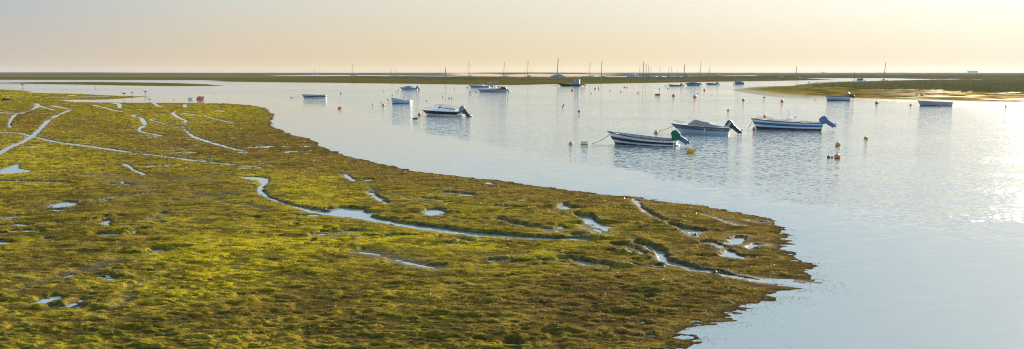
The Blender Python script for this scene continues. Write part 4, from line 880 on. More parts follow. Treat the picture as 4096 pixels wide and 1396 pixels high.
# B8: dark dinghy
t, L = place('open_boat', 2679, 344.7, 2726, 345, 1.5, 'low dark green dinghy with an upright pole and black outboard', group=GB, near=False)
h = Hull(L, 1.5, .70, .42, rake=.55, sp=2.2, full=.4)
hull_part(h, t, [(.3, 0), (1.0, 1)], [antif, M('grey_green_paint', (.13, .17, .17), .5)]); open_inside(h, t, yellowp, .15); gunwale(h, t, dgreen, .03); motor(t, L, .55, 1.2, 50, engd, engd); MB().tube([(L*.96, .2, .4), (L*1.02, .2, 1.55)], .03).build('pole', wood, t)
bowrope(t, h, 2667, 343, 'rope from the low dark green dinghy to its red buoy', sag=.03)
# B9: covered cruiser
t, L = place('covered_cruiser', 2749.5, 342.2, 2800, 342.4, 2.2, 'large blue grey cruiser fully wrapped in a fitted cover', group=GB, near=False)
h = Hull(L, 2.2, .98, .85, rake=.95, sp=1.2, full=.45)
hull_part(h, t, [(.15, 0), (.9, 1), (1.0, 2)], [antif, M('cruiser_side', (.20, .25, .32), .45), navy]); gunwale(h, t, navy, .03)
MB().loft([(-.75, .96, 1.0, .1, .8), (L*.05, .88, 1.18, .6, .7), (L*.20, .86, 1.35, .95, .65), (L*.27, .85, 1.62, 1.0, .55), (L*.36, .85, 1.74, 1.02, .5), (L*.60, .84, 1.62, 1.04, .55), (L*.68, .82, 1.36, 1.02, .7), (L*.88, .8, 1.2, 1.0, .75), (L*.99, .78, .95, .9, .8)], p=2.8).build('cover', tarpb, t, smooth=True); motor(t, L+.05, .72, .9, 55, engd, engd)
# B10: dinghy
t, L = place('open_boat', 2829, 339.5, 2869, 339.6, 1.6, 'grey dinghy with black outboard just right of the wrapped cruiser', group=GB, near=False)
h = Hull(L, 1.6, .80, .60, rake=.85, sp=1.5, full=.45)
hull_part(h, t, [(.2, 0), (.8, 1), (1.0, 2)], [M('pale_waterline', (.4, .42, .15), .6), M('cruiser_side', (0, 0, 0)), navy]); open_inside(h, t, stripew, .3); gunwale(h, t, navy, .03); motor(t, L-.02, .75, 1.15, 40, engd, engd)
MB().tube([(L*.2, -.3, .75), (L*.62, .3, 1.02)], .05).build('oar', wood, t); bowrope(t, h, 2816, 338, 'rope from the bow of the grey dinghy beside the wrapped cruiser', sag=.03)
# B11: covered small boat, seen from the stern quarter
t, L = place('covered_boat', 2938, 337.6, 2974, 337.6, 2.0, 'rounded blue grey covered boat beside the tip of the right island', group=GB, near=False)
h = Hull(L, 2.0, .80, .8, rake=.05, sp=1.0, full=.2)
hull_part(h, t, [(.15, 0), (1.0, 1)], [antif, M('cruiser_side', (0, 0, 0))]); gunwale(h, t, navy, .03)
MB().loft([(0, .75, .95, .7, .8), (L*.12, .75, 1.55, .9, .6), (L*.30, .75, 1.74, .95, .55), (L*.48, .75, 1.72, .96, .55), (L*.72, .75, 1.35, .95, .65), (L*.92, .75, 1.15, .9, .7), (L*1.0, .75, .9, .8, .8)], p=2.6).build('cover', tarpb, t, smooth=True)
# B12: white rowing boat with outboard
t, L = place('open_boat', 3309, 401.8, 3392, 401.2, 1.7, 'white dinghy with dark bottom and silver outboard against the right island', group=GB, near=False)
h = Hull(L, 1.7, .86, .72, rake=.45, tr=.15, sp=1.6, full=.4)
hull_part(h, t, [(.34, 0), (.62, 1), (.65, 2), (1.0, 1)], [black, sky_b, grayw]); open_inside(h, t, offw); gunwale(h, t, navy, .03); motor(t, L+.05, .98, 1.25, 62, engs, engd)
# B13: grey rowing boat
t, L = place('rowing_boat', 3680.5, 423, 3800, 423.2, 1.7, 'grey wooden rowing boat without motor near the right edge', group=GB, near=False)
h = Hull(L, 1.75, .86, .62, rake=.50, tr=.10, sp=1.7, full=.5)
hull_part(h, t, [(.25, 0), (.45, 1), (.47, 2), (.75, 1), (1.0, 1)], [antif, M('blue_grey_planks', (.34, .40, .47), .55, var=.2), antif]); open_inside(h, t, inner); gunwale(h, t, grayw, .04)
for q in (.3, .52, .75): thwart(h, t, q, grayw)
bowrope(t, h, 3651, 420.5, 'rope from the grey rowing boat to its red buoy', sag=.2, r=.015)
# B29 white boat far right
t, L = place('open_boat', 3797, 319.6, 3834, 319.6, 1.9, 'long white boat in the narrow far channel at the right', near=False)
h = Hull(L, 2.2, 1.0, .8, rake=.5); hull_part(h, t, [(.2, 0), (.7, 1), (1, 0)], [white, sky_b]); open_inside(h, t, inner); gunwale(h, t, offw, .05); MB().box(L*.97, L*1.02, -.5, .5, .3, 1.3).build('motor_box', engs, t)
# M27 cabin motor boat behind right island
t, L = place('cabin_boat', 3414, 328.2, 3458, 328.2, 2.2, 'white cabin motor boat half hidden behind the shrubs of the right island', near=False)
h = Hull(L, 2.2, .9, .7, rake=.7); hull_part(h, t, [(.2, 0), (1, 1)], [antif, sky_b]); deck(h, t, white, .12)
c_ = MB().box(L*.32, L*.80, -.85, .85, .85, 1.15).box(L*.78, L*.81, -.85, .85, 1.15, 2.0).box(L*.44, L*.47, -.85, .85, 1.15, 2.0, dx=.1).build('cabin', sky_b, t); MB().box(L*.40, L*.84, -.95, .95, 2.0, 2.08).build('roof', grayw, c_); MB().box(L*.34, L*.78, -.80, .80, 1.15, 2.0, dx=.12).build('window', M('tinted_pane', (.12, .10, .09), .15), c_)
MB().tube([(L*.98, 0, .7), (L*.98, 0, 1.8)], .03).box(L*.98, L*1.02, -.02, .02, 1.6, 1.85).build('flag_staff', reds, t); motor(t, L, .7, .9, 50)
# ------------------------------------------------------------------ yachts in the far channel
GY = 'sailing yachts moored in the far channel'
def yacht(mu, mv, u0, u1, vb, label, lean=0.0, stay=1, boom=True, mat=mastm, mr=.13, cab=True, cat='sailboat', sc=False, hh=1.0, freeb=None):
    a = at(u0, vb); b = at(u1, vb); L = (b-a).length; k = 3215/4096*4/ppm(a)
    t = empty('sailing_yacht', a, math.atan2((b-a).y, (b-a).x), label, cat, GY)
    rk = L*.10; h = Hull(L-rk, max(1.6, L*.27), (freeb or .95)*1.2, freeb or .95, rake=rk, sp=1.3, full=.5, sternw=.75); t.location = a+(b-a)*.10
    hull_part(h, t, [(.2, 1), (.86, 0), (1.0, 2)], [yh, antif, yc], ns=12); deck(h, t, yc, .12)
    LL = L-rk
    if cab: 
        cb = MB().loft([(LL*.22, h.hs, h.hs+.05, L*.05, .8), (LL*.32, h.hs, h.hs+.55, L*.085, .8), (LL*.62, h.hs, h.hs+.62, L*.09, .8), (LL*.72, h.hs, h.hs+.45, L*.09, .8)], p=3.5).build('cabin', yc, t, smooth=True)
        MB().box(LL*.36, LL*.58, -L*.091, L*.091, h.hs+.22, h.hs+.40).build('cabin_window', glass, cb)
    P = at(mu, vb); mt_ = ztop(P, mv); mx = ((P-t.location).length)*(1 if (P-t.location).dot(b-a) > 0 else -1)
    tip = (mx+lean*mt_, 0, mt_)
    m = MB().tube([(mx, 0, h.hs*.9), tip], [mr*1.7, mr*1.2], 6).build('mast', mat, t)
    r = MB()
    if stay: r.tube([(-rk*.8, 0, h.hb), (mx+lean*mt_*.85, 0, mt_*.92)], .05, 4)
    r.tube([(LL*.99, 0, h.hs), tip], .035, 4); r.build('rigging', wirem, t)
    if boom: MB().tube([(mx+.05, 0, h.hs+1.1), (mx+LL*.34, 0, h.hs+1.15)], .16 if not sc else .26, 6).build('boom', sailc if sc else mastm, t)
    MB().tube([(mx, -.9, mt_*.55), (mx, .9, mt_*.55)], .04, 4).build('spreader', wirem, t)
    return t, h, L
yacht(1257.5, 272.6, 1249, 1269, 299.9, 'leftmost and faintest of the far sailing yachts')
yacht(1411.5, 255, 1400, 1432, 302.2, 'tall masted yacht alone above the left end of the long water strip', sc=True, mr=.15)
yacht(1565, 271.7, 1557, 1579, 302, 'left yacht of the close pair with short masts in the far channel')
yacht(1580.5, 272.6, 1574, 1597, 303.0, 'right yacht of the close pair with short masts in the far channel')
yacht(1781.5, 269.4, 1775, 1787, 307.0, 'small yacht seen end on with a thick brown mast', boom=False, mat=mastb, mr=.32, stay=0)
yacht(1875, 247, 1857, 1902, 308.3, 'far yacht with a long slanting forestay just left of the sand dunes', lean=.03, mr=.17)
yacht(2014, 247, 1999, 2038, 309.0, 'yacht with a leaning mast at the left end of the sand dunes', lean=.06, stay=0)
yacht(2110.5, 240.7, 2095, 2135, 310.3, 'yacht with a grey boom in front of the pale sand dunes', lean=.03, mr=.15, sc=True)
yt, yh_, yL = yacht(2228.5, 232, 2199, 2261, 310.0, 'largest yacht, a broad catamaran with the tallest mast', lean=.05, mat=mastd, mr=.24, cab=False, freeb=1.6, cat='catamaran')
cb = MB().loft([(yL*.05, 1.5, 2.1, 2.0, .8), (yL*.16, 1.5, 3.1, 2.6, .75), (yL*.33, 1.5, 3.3, 2.8, .75), (yL*.40, 1.5, 4.2, 2.2, .7), (yL*.60, 1.5, 4.1, 2.2, .7), (yL*.68, 1.5, 3.1, 2.6, .8), (yL*.82, 1.5, 2.0, 2.6, .8)], p=3).build('cabin', yc, yt, smooth=True); MB().box(yL*.20, yL*.62, -2.9, 2.9, 2.3, 2.65).build('cabin_window', glass, cb); MB().tube([(yL*.64, 0, 3), (yL*.64, 0, 5.2)], .3).build('antenna_arch', stripew, yt)
yacht(2358, 248.7, 2326, 2382, 309.6, 'low dark yacht with a navy sail cover right of the catamaran', lean=.03, sc=True, freeb=.8)
yacht(2405.5, 244, 2391, 2430, 310.6, 'pale yacht with a dark straight mast and cross spreader above the end of the dunes', mat=mastd, lean=.02, mr=.17, boom=False)
yacht(2559, 261.5, 2554, 2578, 308.4, 'yacht directly right of the white motor cruiser, short mast', mr=.12)
yacht(2572.5, 247, 2556, 2592, 309.8, 'tallest mast of the crowded yacht cluster right of the motor cruiser', mat=mastd, mr=.2)
yacht(2583.5, 258, 2568, 2622, 310.4, 'long yacht lying in front of the crowded cluster', mr=.17, sc=True, freeb=1.2)
yacht(2593.4, 259, 2585, 2604, 307.0, 'yacht behind the long one in the crowded cluster', stay=0)
yacht(2603, 267, 2597, 2617, 306.4, 'rightmost and shortest mast of the crowded yacht cluster', stay=0, mr=.1)
yacht(2638.7, 267, 2630, 2647, 306.8, 'tiny yacht with a faint mast on open water right of the cluster', stay=0, mr=.1)
yacht(2673, 262.4, 2664, 2699, 308.4, 'left of two thin leaning masts in the middle of the far fleet', stay=0, mr=.1, lean=.06)
yacht(2683.2, 266, 2677, 2697, 306.5, 'right of two thin leaning masts in the middle of the far fleet', stay=0, mr=.1, lean=.06)
yacht(2711, 277.4, 2702, 2723, 308.0, 'low yacht with the shortest mast of the far fleet', stay=0, mr=.09)
yacht(2737, 258, 2725, 2757, 308.3, 'yacht with a thick mast and twin forestays beside a channel post', mr=.2, sc=True)
yacht(2801.5, 248, 2791, 2820, 307.0, 'tall masted yacht right of the channel post in the far fleet', lean=.02, mr=.17)
yacht(2837.7, 267, 2828, 2850, 306.4, 'yacht with a thin straight mast beside the covered boats', mr=.12)
yacht(3184.8, 263.7, 3169, 3210, 313.6, 'blue white yacht alone behind the end of the long marsh island', mr=.14, hh=1)
yacht(3534.5, 250, 3523, 3548, 326.0, 'small yacht with a tall mast behind the shrubs of the right island', lean=.05, mr=.1, boom=False, stay=0)
def plainboat(u0, u1, vb, hts, label, name='motor_yacht', cat='motor boat', fb=1.2, mats=None):
    a = at(u0, vb); b = at(u1, vb); L = (b-a).length; t = empty(name, a+(b-a)*.1, 0, label, cat, 'motor boats in the far channel'); h = Hull(L*.9, L*.28, fb*1.3, fb, rake=L*.1, sp=1.2)
    hull_part(h, t, [(.2, 1), (1, 0)], [yh, antif], ns=12); deck(h, t, yc, .1)
    cb = MB().loft([(L*x, fb, fb+z, L*.11, .75) for x, z in hts], p=3.5).build('cabin', yc, t, smooth=True); return t, L, cb
t, L, cb = plainboat(2503, 2552, 308.3, [(.15, .1), (.25, 1.2), (.36, 1.6), (.40, 3.3), (.62, 3.4), (.68, 1.6), (.9, 1.3)], 'white motor cruiser with a flying bridge left of the crowded yacht cluster')
MB().box(L*.28, L*.60, -L*.114, L*.114, 1.9, 2.4).build('cabin_window', glass, cb); MB().tube([(L*.6, 0, 3.8), (L*.62, 0, 5.6)], .22).build('radar_arch', mastm, t)
for u0, u1, v, z, lb in ((2853, 2888, 306.4, 1.6, 'large blue covered motor boat at the right end of the far fleet'),): plainboat(u0, u1, v, [(.1, .2), (.4, z), (.65, z*1.1), (.95, .4)], lb)
plainboat(3103, 3143, 310.4, [(.35, .1), (.42, .7), (.55, .7), (.62, .1)], 'small white catamaran dinghy lying among the shrubs of the long island', fb=.35)

# ------------------------------------------------------------------ buoys
GR = 'mooring buoys floating in the channel'
def buoy(u, v, rpx, mat, label, shape='ball', tilt=None, ring=None, cat='buoy'):
    """u, v = waterline middle; rpx = radius in photo pixels"""
    P = at(u, v); r = rpx/ppm(P); rs = random.Random(int(u*7+v)); P.y += r*.5
    mb = MB(); ti = tilt if tilt is not None else rs.uniform(-.35, .35); name = 'mooring_buoy'
    if shape == 'ball': mb.ell((0, 0, r*.55), (r, r, r), 16, 10); h = r*1.55
    elif shape == 'dome': mb.lathe([(r*.8, -r*.7), (r, -r*.5), (r, r*.45), (r*.93, r*.8), (r*.7, r*1.15), (r*.3, r*1.33), (.001, r*1.36)], 16); h = r*1.36
    elif shape == 'cone': mb.lathe([(r*.9, -r*.4), (r, -.05*r), (r*.85, r*.5), (r*.45, r*1.1), (r*.18, r*1.35), (.001, r*1.4)], 14); h = r*1.4
    elif shape == 'pear': 
        mb.lathe([(.001, -r*1.3), (r*.7, -r*1.1), (r*1.0, -r*.5), (r*.95, r*.1), (r*.6, r*.75), (r*.25, r*1.15), (r*.22, r*1.4), (.001, r*1.42)], 16); ti = tilt if tilt is not None else 1.25; h = r*.6
        mb.xf(Matrix.Translation((0, 0, r*.35)) @ Matrix.Rotation(ti, 4, 'Y')); ti = 0
    elif shape == 'flat': mb.ell((0, 0, r*.12), (r, r*.5, r*.42), 14, 8); h = r*.5
    elif shape == 'float': mb.loft([(-r, -r*.1, r*.12, r*.05, .9), (-r*.7, -r*.1, r*.45, r*.35, .8), (r*.5, -r*.1, r*.62, r*.4, .8), (r*.95, -r*.1, r*.5, r*.3, .8), (r, 0, r*.2, r*.1, .8)], p=2.4); h = r*.5
    if shape in ('ball', 'dome', 'cone'): mb.xf(Matrix.Rotation(ti, 4, 'Y') @ Matrix.Rotation(rs.uniform(-.15, .15), 4, 'X'))
    if rpx > 4.5:
        t = empty(name, P, 0, label, cat, GR); mb.build('float', mat, t, smooth=True)
        if shape in ('ball', 'dome'):
            n = 16; MB().grid([[(r*1.0*math.cos(a*2*PI/n), r*1.0*math.sin(a*2*PI/n), z) for a in range(n)] for z in (-.05*r, .10*r+.02*r)], close=True).xf(Matrix.Scale(1.015, 4)).build('weed_band', weedm, t)
        if ring is not False and shape != 'flat' and shape != 'float':
            c0 = Vector((math.sin(ti)*h, 0, math.cos(ti)*h)) if shape in ('ball', 'dome') else Vector((r*1.2, 0, r*.8)); rr = r*.22
            MB().tube([c0+Vector((rr*math.cos(a*PI/4), 0, rr*math.sin(a*PI/4)+rr*.5)) for a in range(9)], rr*.28, 5).build('eye_ring', rubber, t, smooth=True)
        return t
    o = mb.build(name, mat, smooth=True); o.location = P; return tag(o, label, cat, GR)
BU = [
 (1164, 391, 3.4, olive, 'small dark yellow buoy left of the slim banded boat', 'cone'),
 (1363, 374.5, 3.2, olive, 'small yellow buoy above and right of the slim banded boat', 'ball'),
 (1358, 434.5, 6.2, orange, 'orange tilted buoy on calm water below the slim banded boat', 'pear'),
 (1533, 366, 2.2, drk, 'tiny dark red float left of the blue cabin boat', 'flat'),
 (1594, 359.5, 2.2, bfl, 'tiny grey float at the bow of the blue cabin boat', 'ball'),
 (1588.6, 368.5, 2.4, reds, 'tiny bright red buoy below the bow of the blue cabin boat', 'ball'),
 (1569, 382, 3.0, olive, 'dark yellow cone buoy between the blue cabin boat and the covered dinghy', 'cone'),
 (1617.6, 392, 3.6, reds, 'red brown cone buoy above the middle of the covered dinghy', 'cone'),
 (1552.5, 399, 3.6, wfl, 'grey white float just left of the covered dinghy', 'pear'),
 (1528, 412.3, 3.6, yel, 'upper one of the three yellow buoys left of the covered dinghy', 'dome'),
 (1491.6, 418, 3.6, yel, 'leftmost of the three yellow buoys left of the covered dinghy', 'dome'),
 (1534, 422.5, 5.3, yel, 'biggest of the three yellow buoys left of the covered dinghy', 'dome'),
 (1608, 424.3, 4.3, olive, 'flat yellow float just below the covered dinghy', 'flat'),
 (1706, 403.6, 3.4, drk, 'flat black float right of the covered dinghy', 'flat'),
 (1771, 388, 2.8, olive, 'small dark cone buoy in mid channel above the speedboat', 'cone'),
 (1796, 393.4, 4.0, drk, 'dark flat float beside a yellow ball above the speedboat', 'flat'),
 (1806.5, 393.5, 3.4, orange, 'yellow orange ball beside a dark flat float above the speedboat', 'ball'),
 (1677, 460.5, 6.6, orange, 'large orange domed buoy just left of the speedboat bow', 'dome'),
 (1675, 360.8, 2.2, drk, 'tiny black float under the stern of the blue cabin boat', 'flat'),
 (1817, 357, 1.9, drk, 'tiny dark red float left of the canopy boat', 'ball'),
 (1869.6, 350.8, 2.9, reds, 'red ball under the bow of the maroon banded boat', 'ball'),
 (1880, 371, 2.8, bfl, 'blue grey buoy left of the canopy boat', 'dome'),
 (1899, 363, 2.3, olive, 'small olive buoy above left of the canopy boat bow', 'cone'),
 (1905, 368.4, 2.9, maroon, 'dark red ball close to the bow of the canopy boat', 'ball'),
 (1885, 380, 3.1, reds, 'dark red buoy with a flat blue float beside it', 'cone'),
 (1877, 380.4, 3.6, bfl, 'flat blue float touching a dark red buoy', 'flat'),
 (2031, 402.5, 1.5, dgreen, 'tiniest dark green float in open water above the speedboat stern', 'ball'),
 (2254.5, 422, 3.0, drk, 'upper dark ball of the pair in mid channel', 'ball'),
 (2250, 428, 3.6, bfl, 'lower dark blue cone of the pair in mid channel', 'cone'),
 (2316, 447, 4.9, reds, 'bright red ball alone above the black banded open boat', 'ball'),
 (2289, 363, 4.7, reds, 'red domed buoy below the dark work boat', 'dome'),
 (2365.6, 373, 2.4, drk, 'small black cone float right of the red domed buoy', 'cone'),
 (2382, 355.5, 3.9, orange, 'orange red ball right of the dark work boat', 'ball'),
 (2394.5, 352, 2.4, maroon, 'small dark ball touching the red one right of the work boat', 'ball'),
 (2396.5, 357.2, 3.1, reds, 'small red ball below a dark one right of the work boat', 'ball'),
 (2221.5, 344.2, 1.9, olive, 'tiny dark yellow ball under the bow of the dark work boat', 'ball'),
 (2440, 362.6, 3.2, drk, 'dark olive flat float in mid channel above the tarpaulin boat', 'flat'),
 (2483.5, 366.5, 3.0, reds, 'small red ball right of the dark olive flat float', 'ball'),
 (2497.7, 349.5, 3.5, reds, 'red tilted dome buoy with a blue float at its right', 'dome'),
 (2507, 351, 4.6, bfl, 'thin blue flat float right of the red tilted buoy', 'flat'),
 (2553, 371, 3.3, reds, 'red dome buoy with a tiny olive float at its left', 'dome'),
 (2546, 373, 1.7, olive, 'tiny olive float left of the red dome buoy', 'flat'),
 (2630.7, 381, 11.0, maroon, 'long dark red inflatable float in mid channel', 'float'),
 (2694, 385.5, 5.6, olive, 'dark olive yellow ball, large, in mid channel', 'ball'),
 (2781, 390.5, 6.6, orange, 'biggest orange red ball in mid channel', 'ball'),
 (2792, 374, 3.2, bfl, 'tiny blue grey float above the biggest orange red ball', 'flat'),
 (2818.6, 362, 4.5, reds, 'bright red ball below the grey dinghy', 'ball'),
 (2670.6, 354.5, 2.8, reds, 'small red ball just below the low dark green dinghy', 'ball'),
 (2637.7, 357.3, 2.5, reds, 'small red ball lying lower left of the low dark green dinghy', 'ball'),
 (2663, 343.8, 2.6, reds, 'small red ball at the bow of the low dark green dinghy', 'ball'),
 (2848, 382.5, 1.6, drk, 'tiny black float left of the right island tip', 'ball'),
 (2974, 402.5, 5.2, reds, 'bright red ball in front of the left tip of the right island', 'ball'),
 (2913.6, 443, 4.6, olive, 'olive yellow dome buoy above the tarpaulin boat motor', 'dome'),
 (2936, 337.4, 2.9, reds, 'red ball at the left end of the rounded covered boat', 'ball'),
 (3100.6, 334, 1.4, drk, 'left tiny black float in the narrow right channel', 'ball'),
 (3156, 332, 1.8, olive, 'tiny brown float in the narrow right channel', 'cone'),
 (3235.6, 330, 2.9, reds, 'red ball in the narrow right channel', 'ball'),
 (3323, 327.6, 1.4, drk, 'right tiny black float in the narrow right channel', 'ball'),
 (3129.7, 408, 6.2, orange, 'orange brown ball in front of the right island', 'ball'),
 (3264, 400.5, 4.8, orange, 'flat orange float left of the white dinghy', 'flat'),
 (3509, 414.2, 6.2, salmon, 'salmon pink ball right of the white dinghy', 'ball'),
 (3643.8, 403, 4.3, yel, 'yellow ball lying on the foreshore behind the rowing boat rope', 'ball'),
 (3644, 421.8, 4.1, reds, 'red brown ball left of the grey rowing boat', 'ball'),
 (3750.6, 428.5, 3.7, olive, 'olive cone buoy in front of the grey rowing boat', 'cone'),
 (3760.5, 428.5, 4.7, reds, 'red ball in front of the grey rowing boat', 'ball'),
 (4024, 425.5, 3.9, maroon, 'dark red ball near the right edge of the picture', 'ball'),
 (2282.6, 577, 8.0, yel, 'dark yellow domed buoy left of the box shaped float', 'dome'),
 (2624.6, 533, 7.8, yel, 'round yellow buoy roped to the tarpaulin covered boat', 'ball'),
 (2765.6, 613, 14.5, yel, 'large yellow pear buoy below the green covered motor', 'pear'),
 (3060, 467.5, 5.6, yel, 'yellow ball seen just above the bow rail of the console boat', 'ball'),
 (3017, 517.5, 6.2, salmon, 'red ball float against the bow of the console boat', 'ball'),
 (3354, 584, 10.0, yel, 'yellow ball buoy with a ring right of the console boat', 'ball'),
 (3465, 556, 7.8, yel, 'yellow buoy standing farthest right on open water, with a loop', 'dome'),
 (3351.6, 633, 11.3, orange, 'large orange red buoy beside two small dark floats', 'ball'),
 (3315.4, 631, 6.0, maroon, 'left small dark float beside the large orange red buoy', 'ball'),
 (3328.5, 630.5, 3.6, drk, 'smallest dark float touching the large orange red buoy', 'ball'),
 (800, 399.5, 12.0, salmon, 'large pink pear buoy on calm water at the left', 'pear'),
 (761, 398.7, 8.0, wfl, 'white pear buoy left of the large pink one', 'pear'),
 (695.6, 398, 1.8, drk, 'tiny black float left of the white pear buoy', 'ball'),
 (3786.7, 320, 2.6, salmon, 'red float at the bow of the far white boat', 'ball'),
 (1660, 476.5, 10.5, M('dark_canoe', (.03, .035, .022), .8), 'low dark green floating mat left below the speedboat', 'float'),
]
for u, v, r, m, lb, sh in BU: buoy(u, v, r, m, lb, sh)
P = at(2337, 577.5); k = ppm(P); t = empty('box_float', P, .1, 'cream box shaped float between a yellow buoy and a rope', 'buoy', GR)
w, hgt = 13.5/k, 14/k
bb = MB().loft([(-w, -hgt*.3, hgt*.95, hgt*.5, .95), (-w*.96, -hgt*.3, hgt, hgt*.52, .95), (w*.90, -hgt*.3, hgt, hgt*.52, .95), (w, -hgt*.3, hgt*.93, hgt*.48, .95)], p=9).build('float', M('cream_float', (.85, .64, .42), .6), t)
MB().box(-w*1.005, w*.99, -hgt*.53, hgt*.53, -.02, hgt*.14).build('weed_band', olive, t)

# ------------------------------------------------------------------ post, sheds, birds, small things
P = at(3418, 318); o = MB().tube([(0, 0, 0), (0, 0, ztop(P, 289.5))], .12, 6).box(-.35, .35, -.05, .05, ztop(P, 290.5), ztop(P, 289)).build('channel_post', mastd); o.location = P; tag(o, 'tall thin channel post standing left of the cabin boat behind the right island', 'post')
P = at(2765, 309); o = MB().tube([(0, 0, 0), (.3, 0, ztop(P, 297))], .14, 6).box(-.1, .6, -.05, .05, ztop(P, 298), ztop(P, 296.5)).build('channel_post', mastd); o.location = P; tag(o, 'short channel post among the far yachts', 'post')
def shed(u0, u1, D, z0, z1, label, name='building', wc=(.42, .46, .52)):
    x0, x1 = (u0-2048)/F*D, (u1-2048)/F*D; w = x1-x0; t = empty(name, (x0, D, 0), 0, label, 'building')
    wl = MB().box(0, w, 0, w*.5, -1, z1*.8+z0).build('wall', M('shed_wall', wc, .8), t)
    for k in range(5): MB().box(w*(.08+.18*k), w*(.16+.18*k), -.12, -.02, z0+z1*.25, z0+z1*.55).build('window', glass, wl)
    MB().grid([[(-w*.02, -w*.02, z0+z1*.8), (w*.04, w*.25, z0+z1), (-w*.02, w*.52, z0+z1*.8)], [(w*1.02, -w*.02, z0+z1*.8), (w*.96, w*.25, z0+z1), (w*1.02, w*.52, z0+z1*.8)]]).fan([(-w*.02, -w*.02, z0+z1*.8), (w*.04, w*.25, z0+z1), (-w*.02, w*.52, z0+z1*.8)]).build('roof', M('shed_roof', (.16, .14, .12), .8), t)
shed(3864, 3896, 4700, 3.0, 12.5, 'large pale shed on the horizon at the right')
shed(3276, 3291, 4600, 2.0, 5.0, 'low flat building on the horizon above the marsh')
for u, w, lb in ((3498, 3, 'tiny dark hut on the horizon right of the channel post'), (3596, 2.6, 'tiny dark hut on the horizon right of the small yacht mast')): shed(u, u+w, 4600, 2.0, 4.6, lb, 'hut', (.12, .12, .12))
featherd = M('dark_feathers', (.06, .05, .045), .8); featherw = M('grey_feathers', (.35, .35, .35), .8); legm = M('bird_leg', (.25, .12, .05), .7)
def bird_fly(P, s, label, ang=.5, rz=.3, m=featherd):
    v = []; body = MB().ell((0, 0, 0), (.24*s, .07*s, .07*s), 10, 8).ell((-.24*s, 0, .03*s), (.07*s, .05*s, .05*s), 8, 6).grid([[(.2*s, -.03*s, 0), (.36*s, -.06*s, .01*s)], [(.2*s, .03*s, .012*s), (.36*s, .06*s, .02*s)]])
    t = empty('flying_bird', P, rz, label, 'bird'); body.build('body', m, t, smooth=True)
    for sd_ in (1, -1):
        a = ang if sd_ > 0 else ang*.9; c, s2 = math.cos(a), math.sin(a)
        rows = [[(x, sd_*(y*c), y*s2-z) for x, y, z in ((-.10*s, .03*s, 0), (-.12*s, .28*s, -.02*s), (-.02*s, .62*s, .10*s))], [(.10*s, .03*s, 0), (.10*s, .28*s, -.02*s), (.03*s, .62*s, .10*s)]]
        rows[1] = [(x, sd_*(y*c), y*s2-z+.012*s) for x, y, z in rows[1]]
        MB().grid(rows).build('wing', m, t)
Pb = at(2099, 280); D = 90; bird_fly(Vector(((2099-2048)/F*D, D, HC+(288-93)/F*D*.985)), .32, 'dark bird flying alone high in the sky', .65, 1.2)
P = at(381.6, 344); P.z = .5; bird_fly(P, 1.5, 'dark gull gliding low over calm water at the left', .5, 1.0)
def wader(u, v, label, s=1.0, m=featherd, cat='bird', swim=False):
    P = at(u, v, .0 if swim else .06); t = empty('swimming_bird' if swim else 'wading_bird', P, 0, label, cat); z = .16 if not swim else .06
    mb = MB().ell((0, 0, z+.05), (.17, .075, .08), 10, 8).tube([(-.12, 0, z+.08), (-.18, 0, z+.16), (-.19, 0, z+.2)] if not swim else [(.12, 0, z+.08), (.17, 0, z+.2), (.17, 0, z+.26)], [.035, .025, .03], 6)
    hx = -.20 if not swim else .19; mb.ell((hx, 0, z+.22 if not swim else z+.28), (.045, .03, .03), 8, 6).tube([(hx+(-.03 if not swim else .03), 0, z+.22 if not swim else z+.28), (hx+(-.13 if not swim else .10), 0, z+.19 if not swim else z+.27)], [.012, .004], 5).tube([(.1, 0, z+.05) if not swim else (-.1, 0, z+.05), (.26, 0, z+.03) if not swim else (-.27, 0, z+.06)], [.05, .01], 6)
    mb.xf(Matrix.Scale(s, 4)).build('body', m, t, smooth=True)
    if not swim:
        for y in (.03, -.03): MB().tube([(0, y*s, z*s), (.01*s, y*s, -.07)], .008*s, 5).build('leg', legm, t)
wader(3056, 392.5, 'dark water bird with raised neck swimming before the right island', 1.55, bfl, swim=True)
wader(496, 381.5, 'left small dark wading bird on the wet edge of the left mud spit', 2.0); wader(582, 374, 'right small dark wading bird above the left mud spit', 2.0); wader(90, 344.5, 'dark wading bird standing in shallow water at the far left', 2.6); wader(529, 376, 'middle small dark wading bird above the left mud spit', 1.5)
wader(599, 402, 'small dark wading bird at the tip of the left mud spit', 1.2)
wader(3687, 388, 'dark wading bird on the golden foreshore above the rowing boat', 2.0); wader(3666, 384.5, 'smaller dark wading bird on the golden foreshore above the rowing boat', 1.3)
rockm = M('shell_crusted_stone', (.13, .11, .09), .9, var=.5, scale=12, bump=.6)
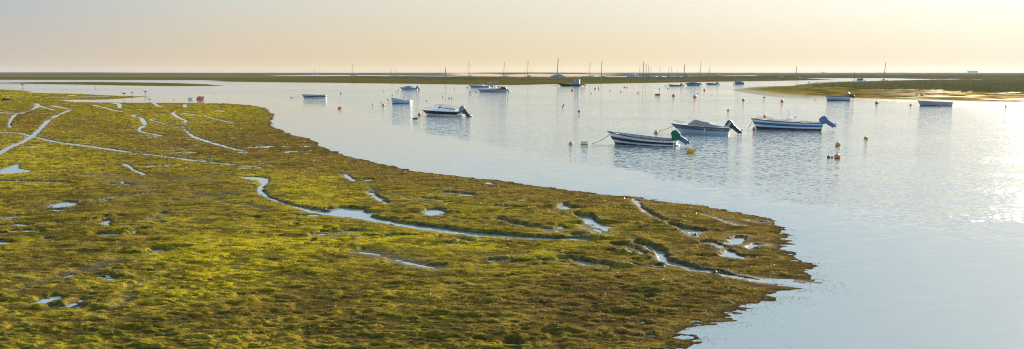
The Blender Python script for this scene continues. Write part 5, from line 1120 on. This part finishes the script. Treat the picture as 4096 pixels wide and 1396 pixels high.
def stone(u, v, s, label, m=rockm, seed=1):
    r = random.Random(seed); mb = MB().ell((0, 0, 0), (s, s*.7, s*.5), 12, 8); mb.v = [(x*(1+.25*math.sin(7*y/s+seed)), y*(1+.2*math.sin(5*x/s)), z*(1+.3*math.sin(6*x/s+seed))) for x, y, z in mb.v]
    o = mb.build('stone', m, smooth=False); P = at(u, v, .03); o.location = P; return tag(o, label, 'stone')
stone(1300, 841, .16, 'rough stone at the edge of the bright pool in the mud channel'); stone(1313, 843, .10, 'smaller rough stone beside the bright pool in the mud channel', seed=3)
stone(2868, 1093, .13, 'dark round stone in the deep mud channel', M('dark_stone', (.03, .028, .022), .6), 4); stone(488, 733, .10, 'pale stone on a thin puddle in the left mud', wfl, 2); stone(744, 758, .10, 'small brown stump on the left mud', wood, 6); stone(97, 645, .10, 'reddish stone beside a pool at the left edge', maroon, 8); stone(25, 401.5, .9, 'dark lump of weed at the far left shore', drk, 9)
o = MB().box(-.17, .17, -.09, .09, -.02, .03, dx=.02).build('brick', M('mossy_brick', (.20, .17, .03), .9)); o.location = at(2085, 803, .09); o.rotation_euler = (.1, 0, .1); tag(o, 'flat mossy yellow brick on the mud near the shoreline', 'brick')
mb = MB().tube([(0, 0, 0), (.12, .12, .05), (.3, .2, .06), (.38, .05, .05), (.36, -.1, .02)], [.012, .015, .014, .014, .01], 5); o = mb.build('twig', wood); o.location = at(2360, 1182, .1); tag(o, 'bent bare twig lying on the brownish weed', 'twig')
# ------------------------------------------------------------------ air
hz = MB().box(-9000, 9500, -60, 5600, -1.6, 34).build('haze', None if False else bpy.data.materials.new('haze_air')); tag(hz, kind='stuff', label='thin pale sea haze over the whole lagoon', cat='haze')
hm = hz.data.materials[0]; hm.use_nodes = True; t_ = hm.node_tree; t_.nodes.clear(); pv = t_.nodes.new('ShaderNodeVolumePrincipled'); oo = t_.nodes.new('ShaderNodeOutputMaterial'); t_.links.new(pv.outputs[0], oo.inputs['Volume'])
pv.inputs['Color'].default_value = (.80, .88, 1, 1); pv.inputs['Density'].default_value = HAZE; pv.inputs['Anisotropy'].default_value = .3
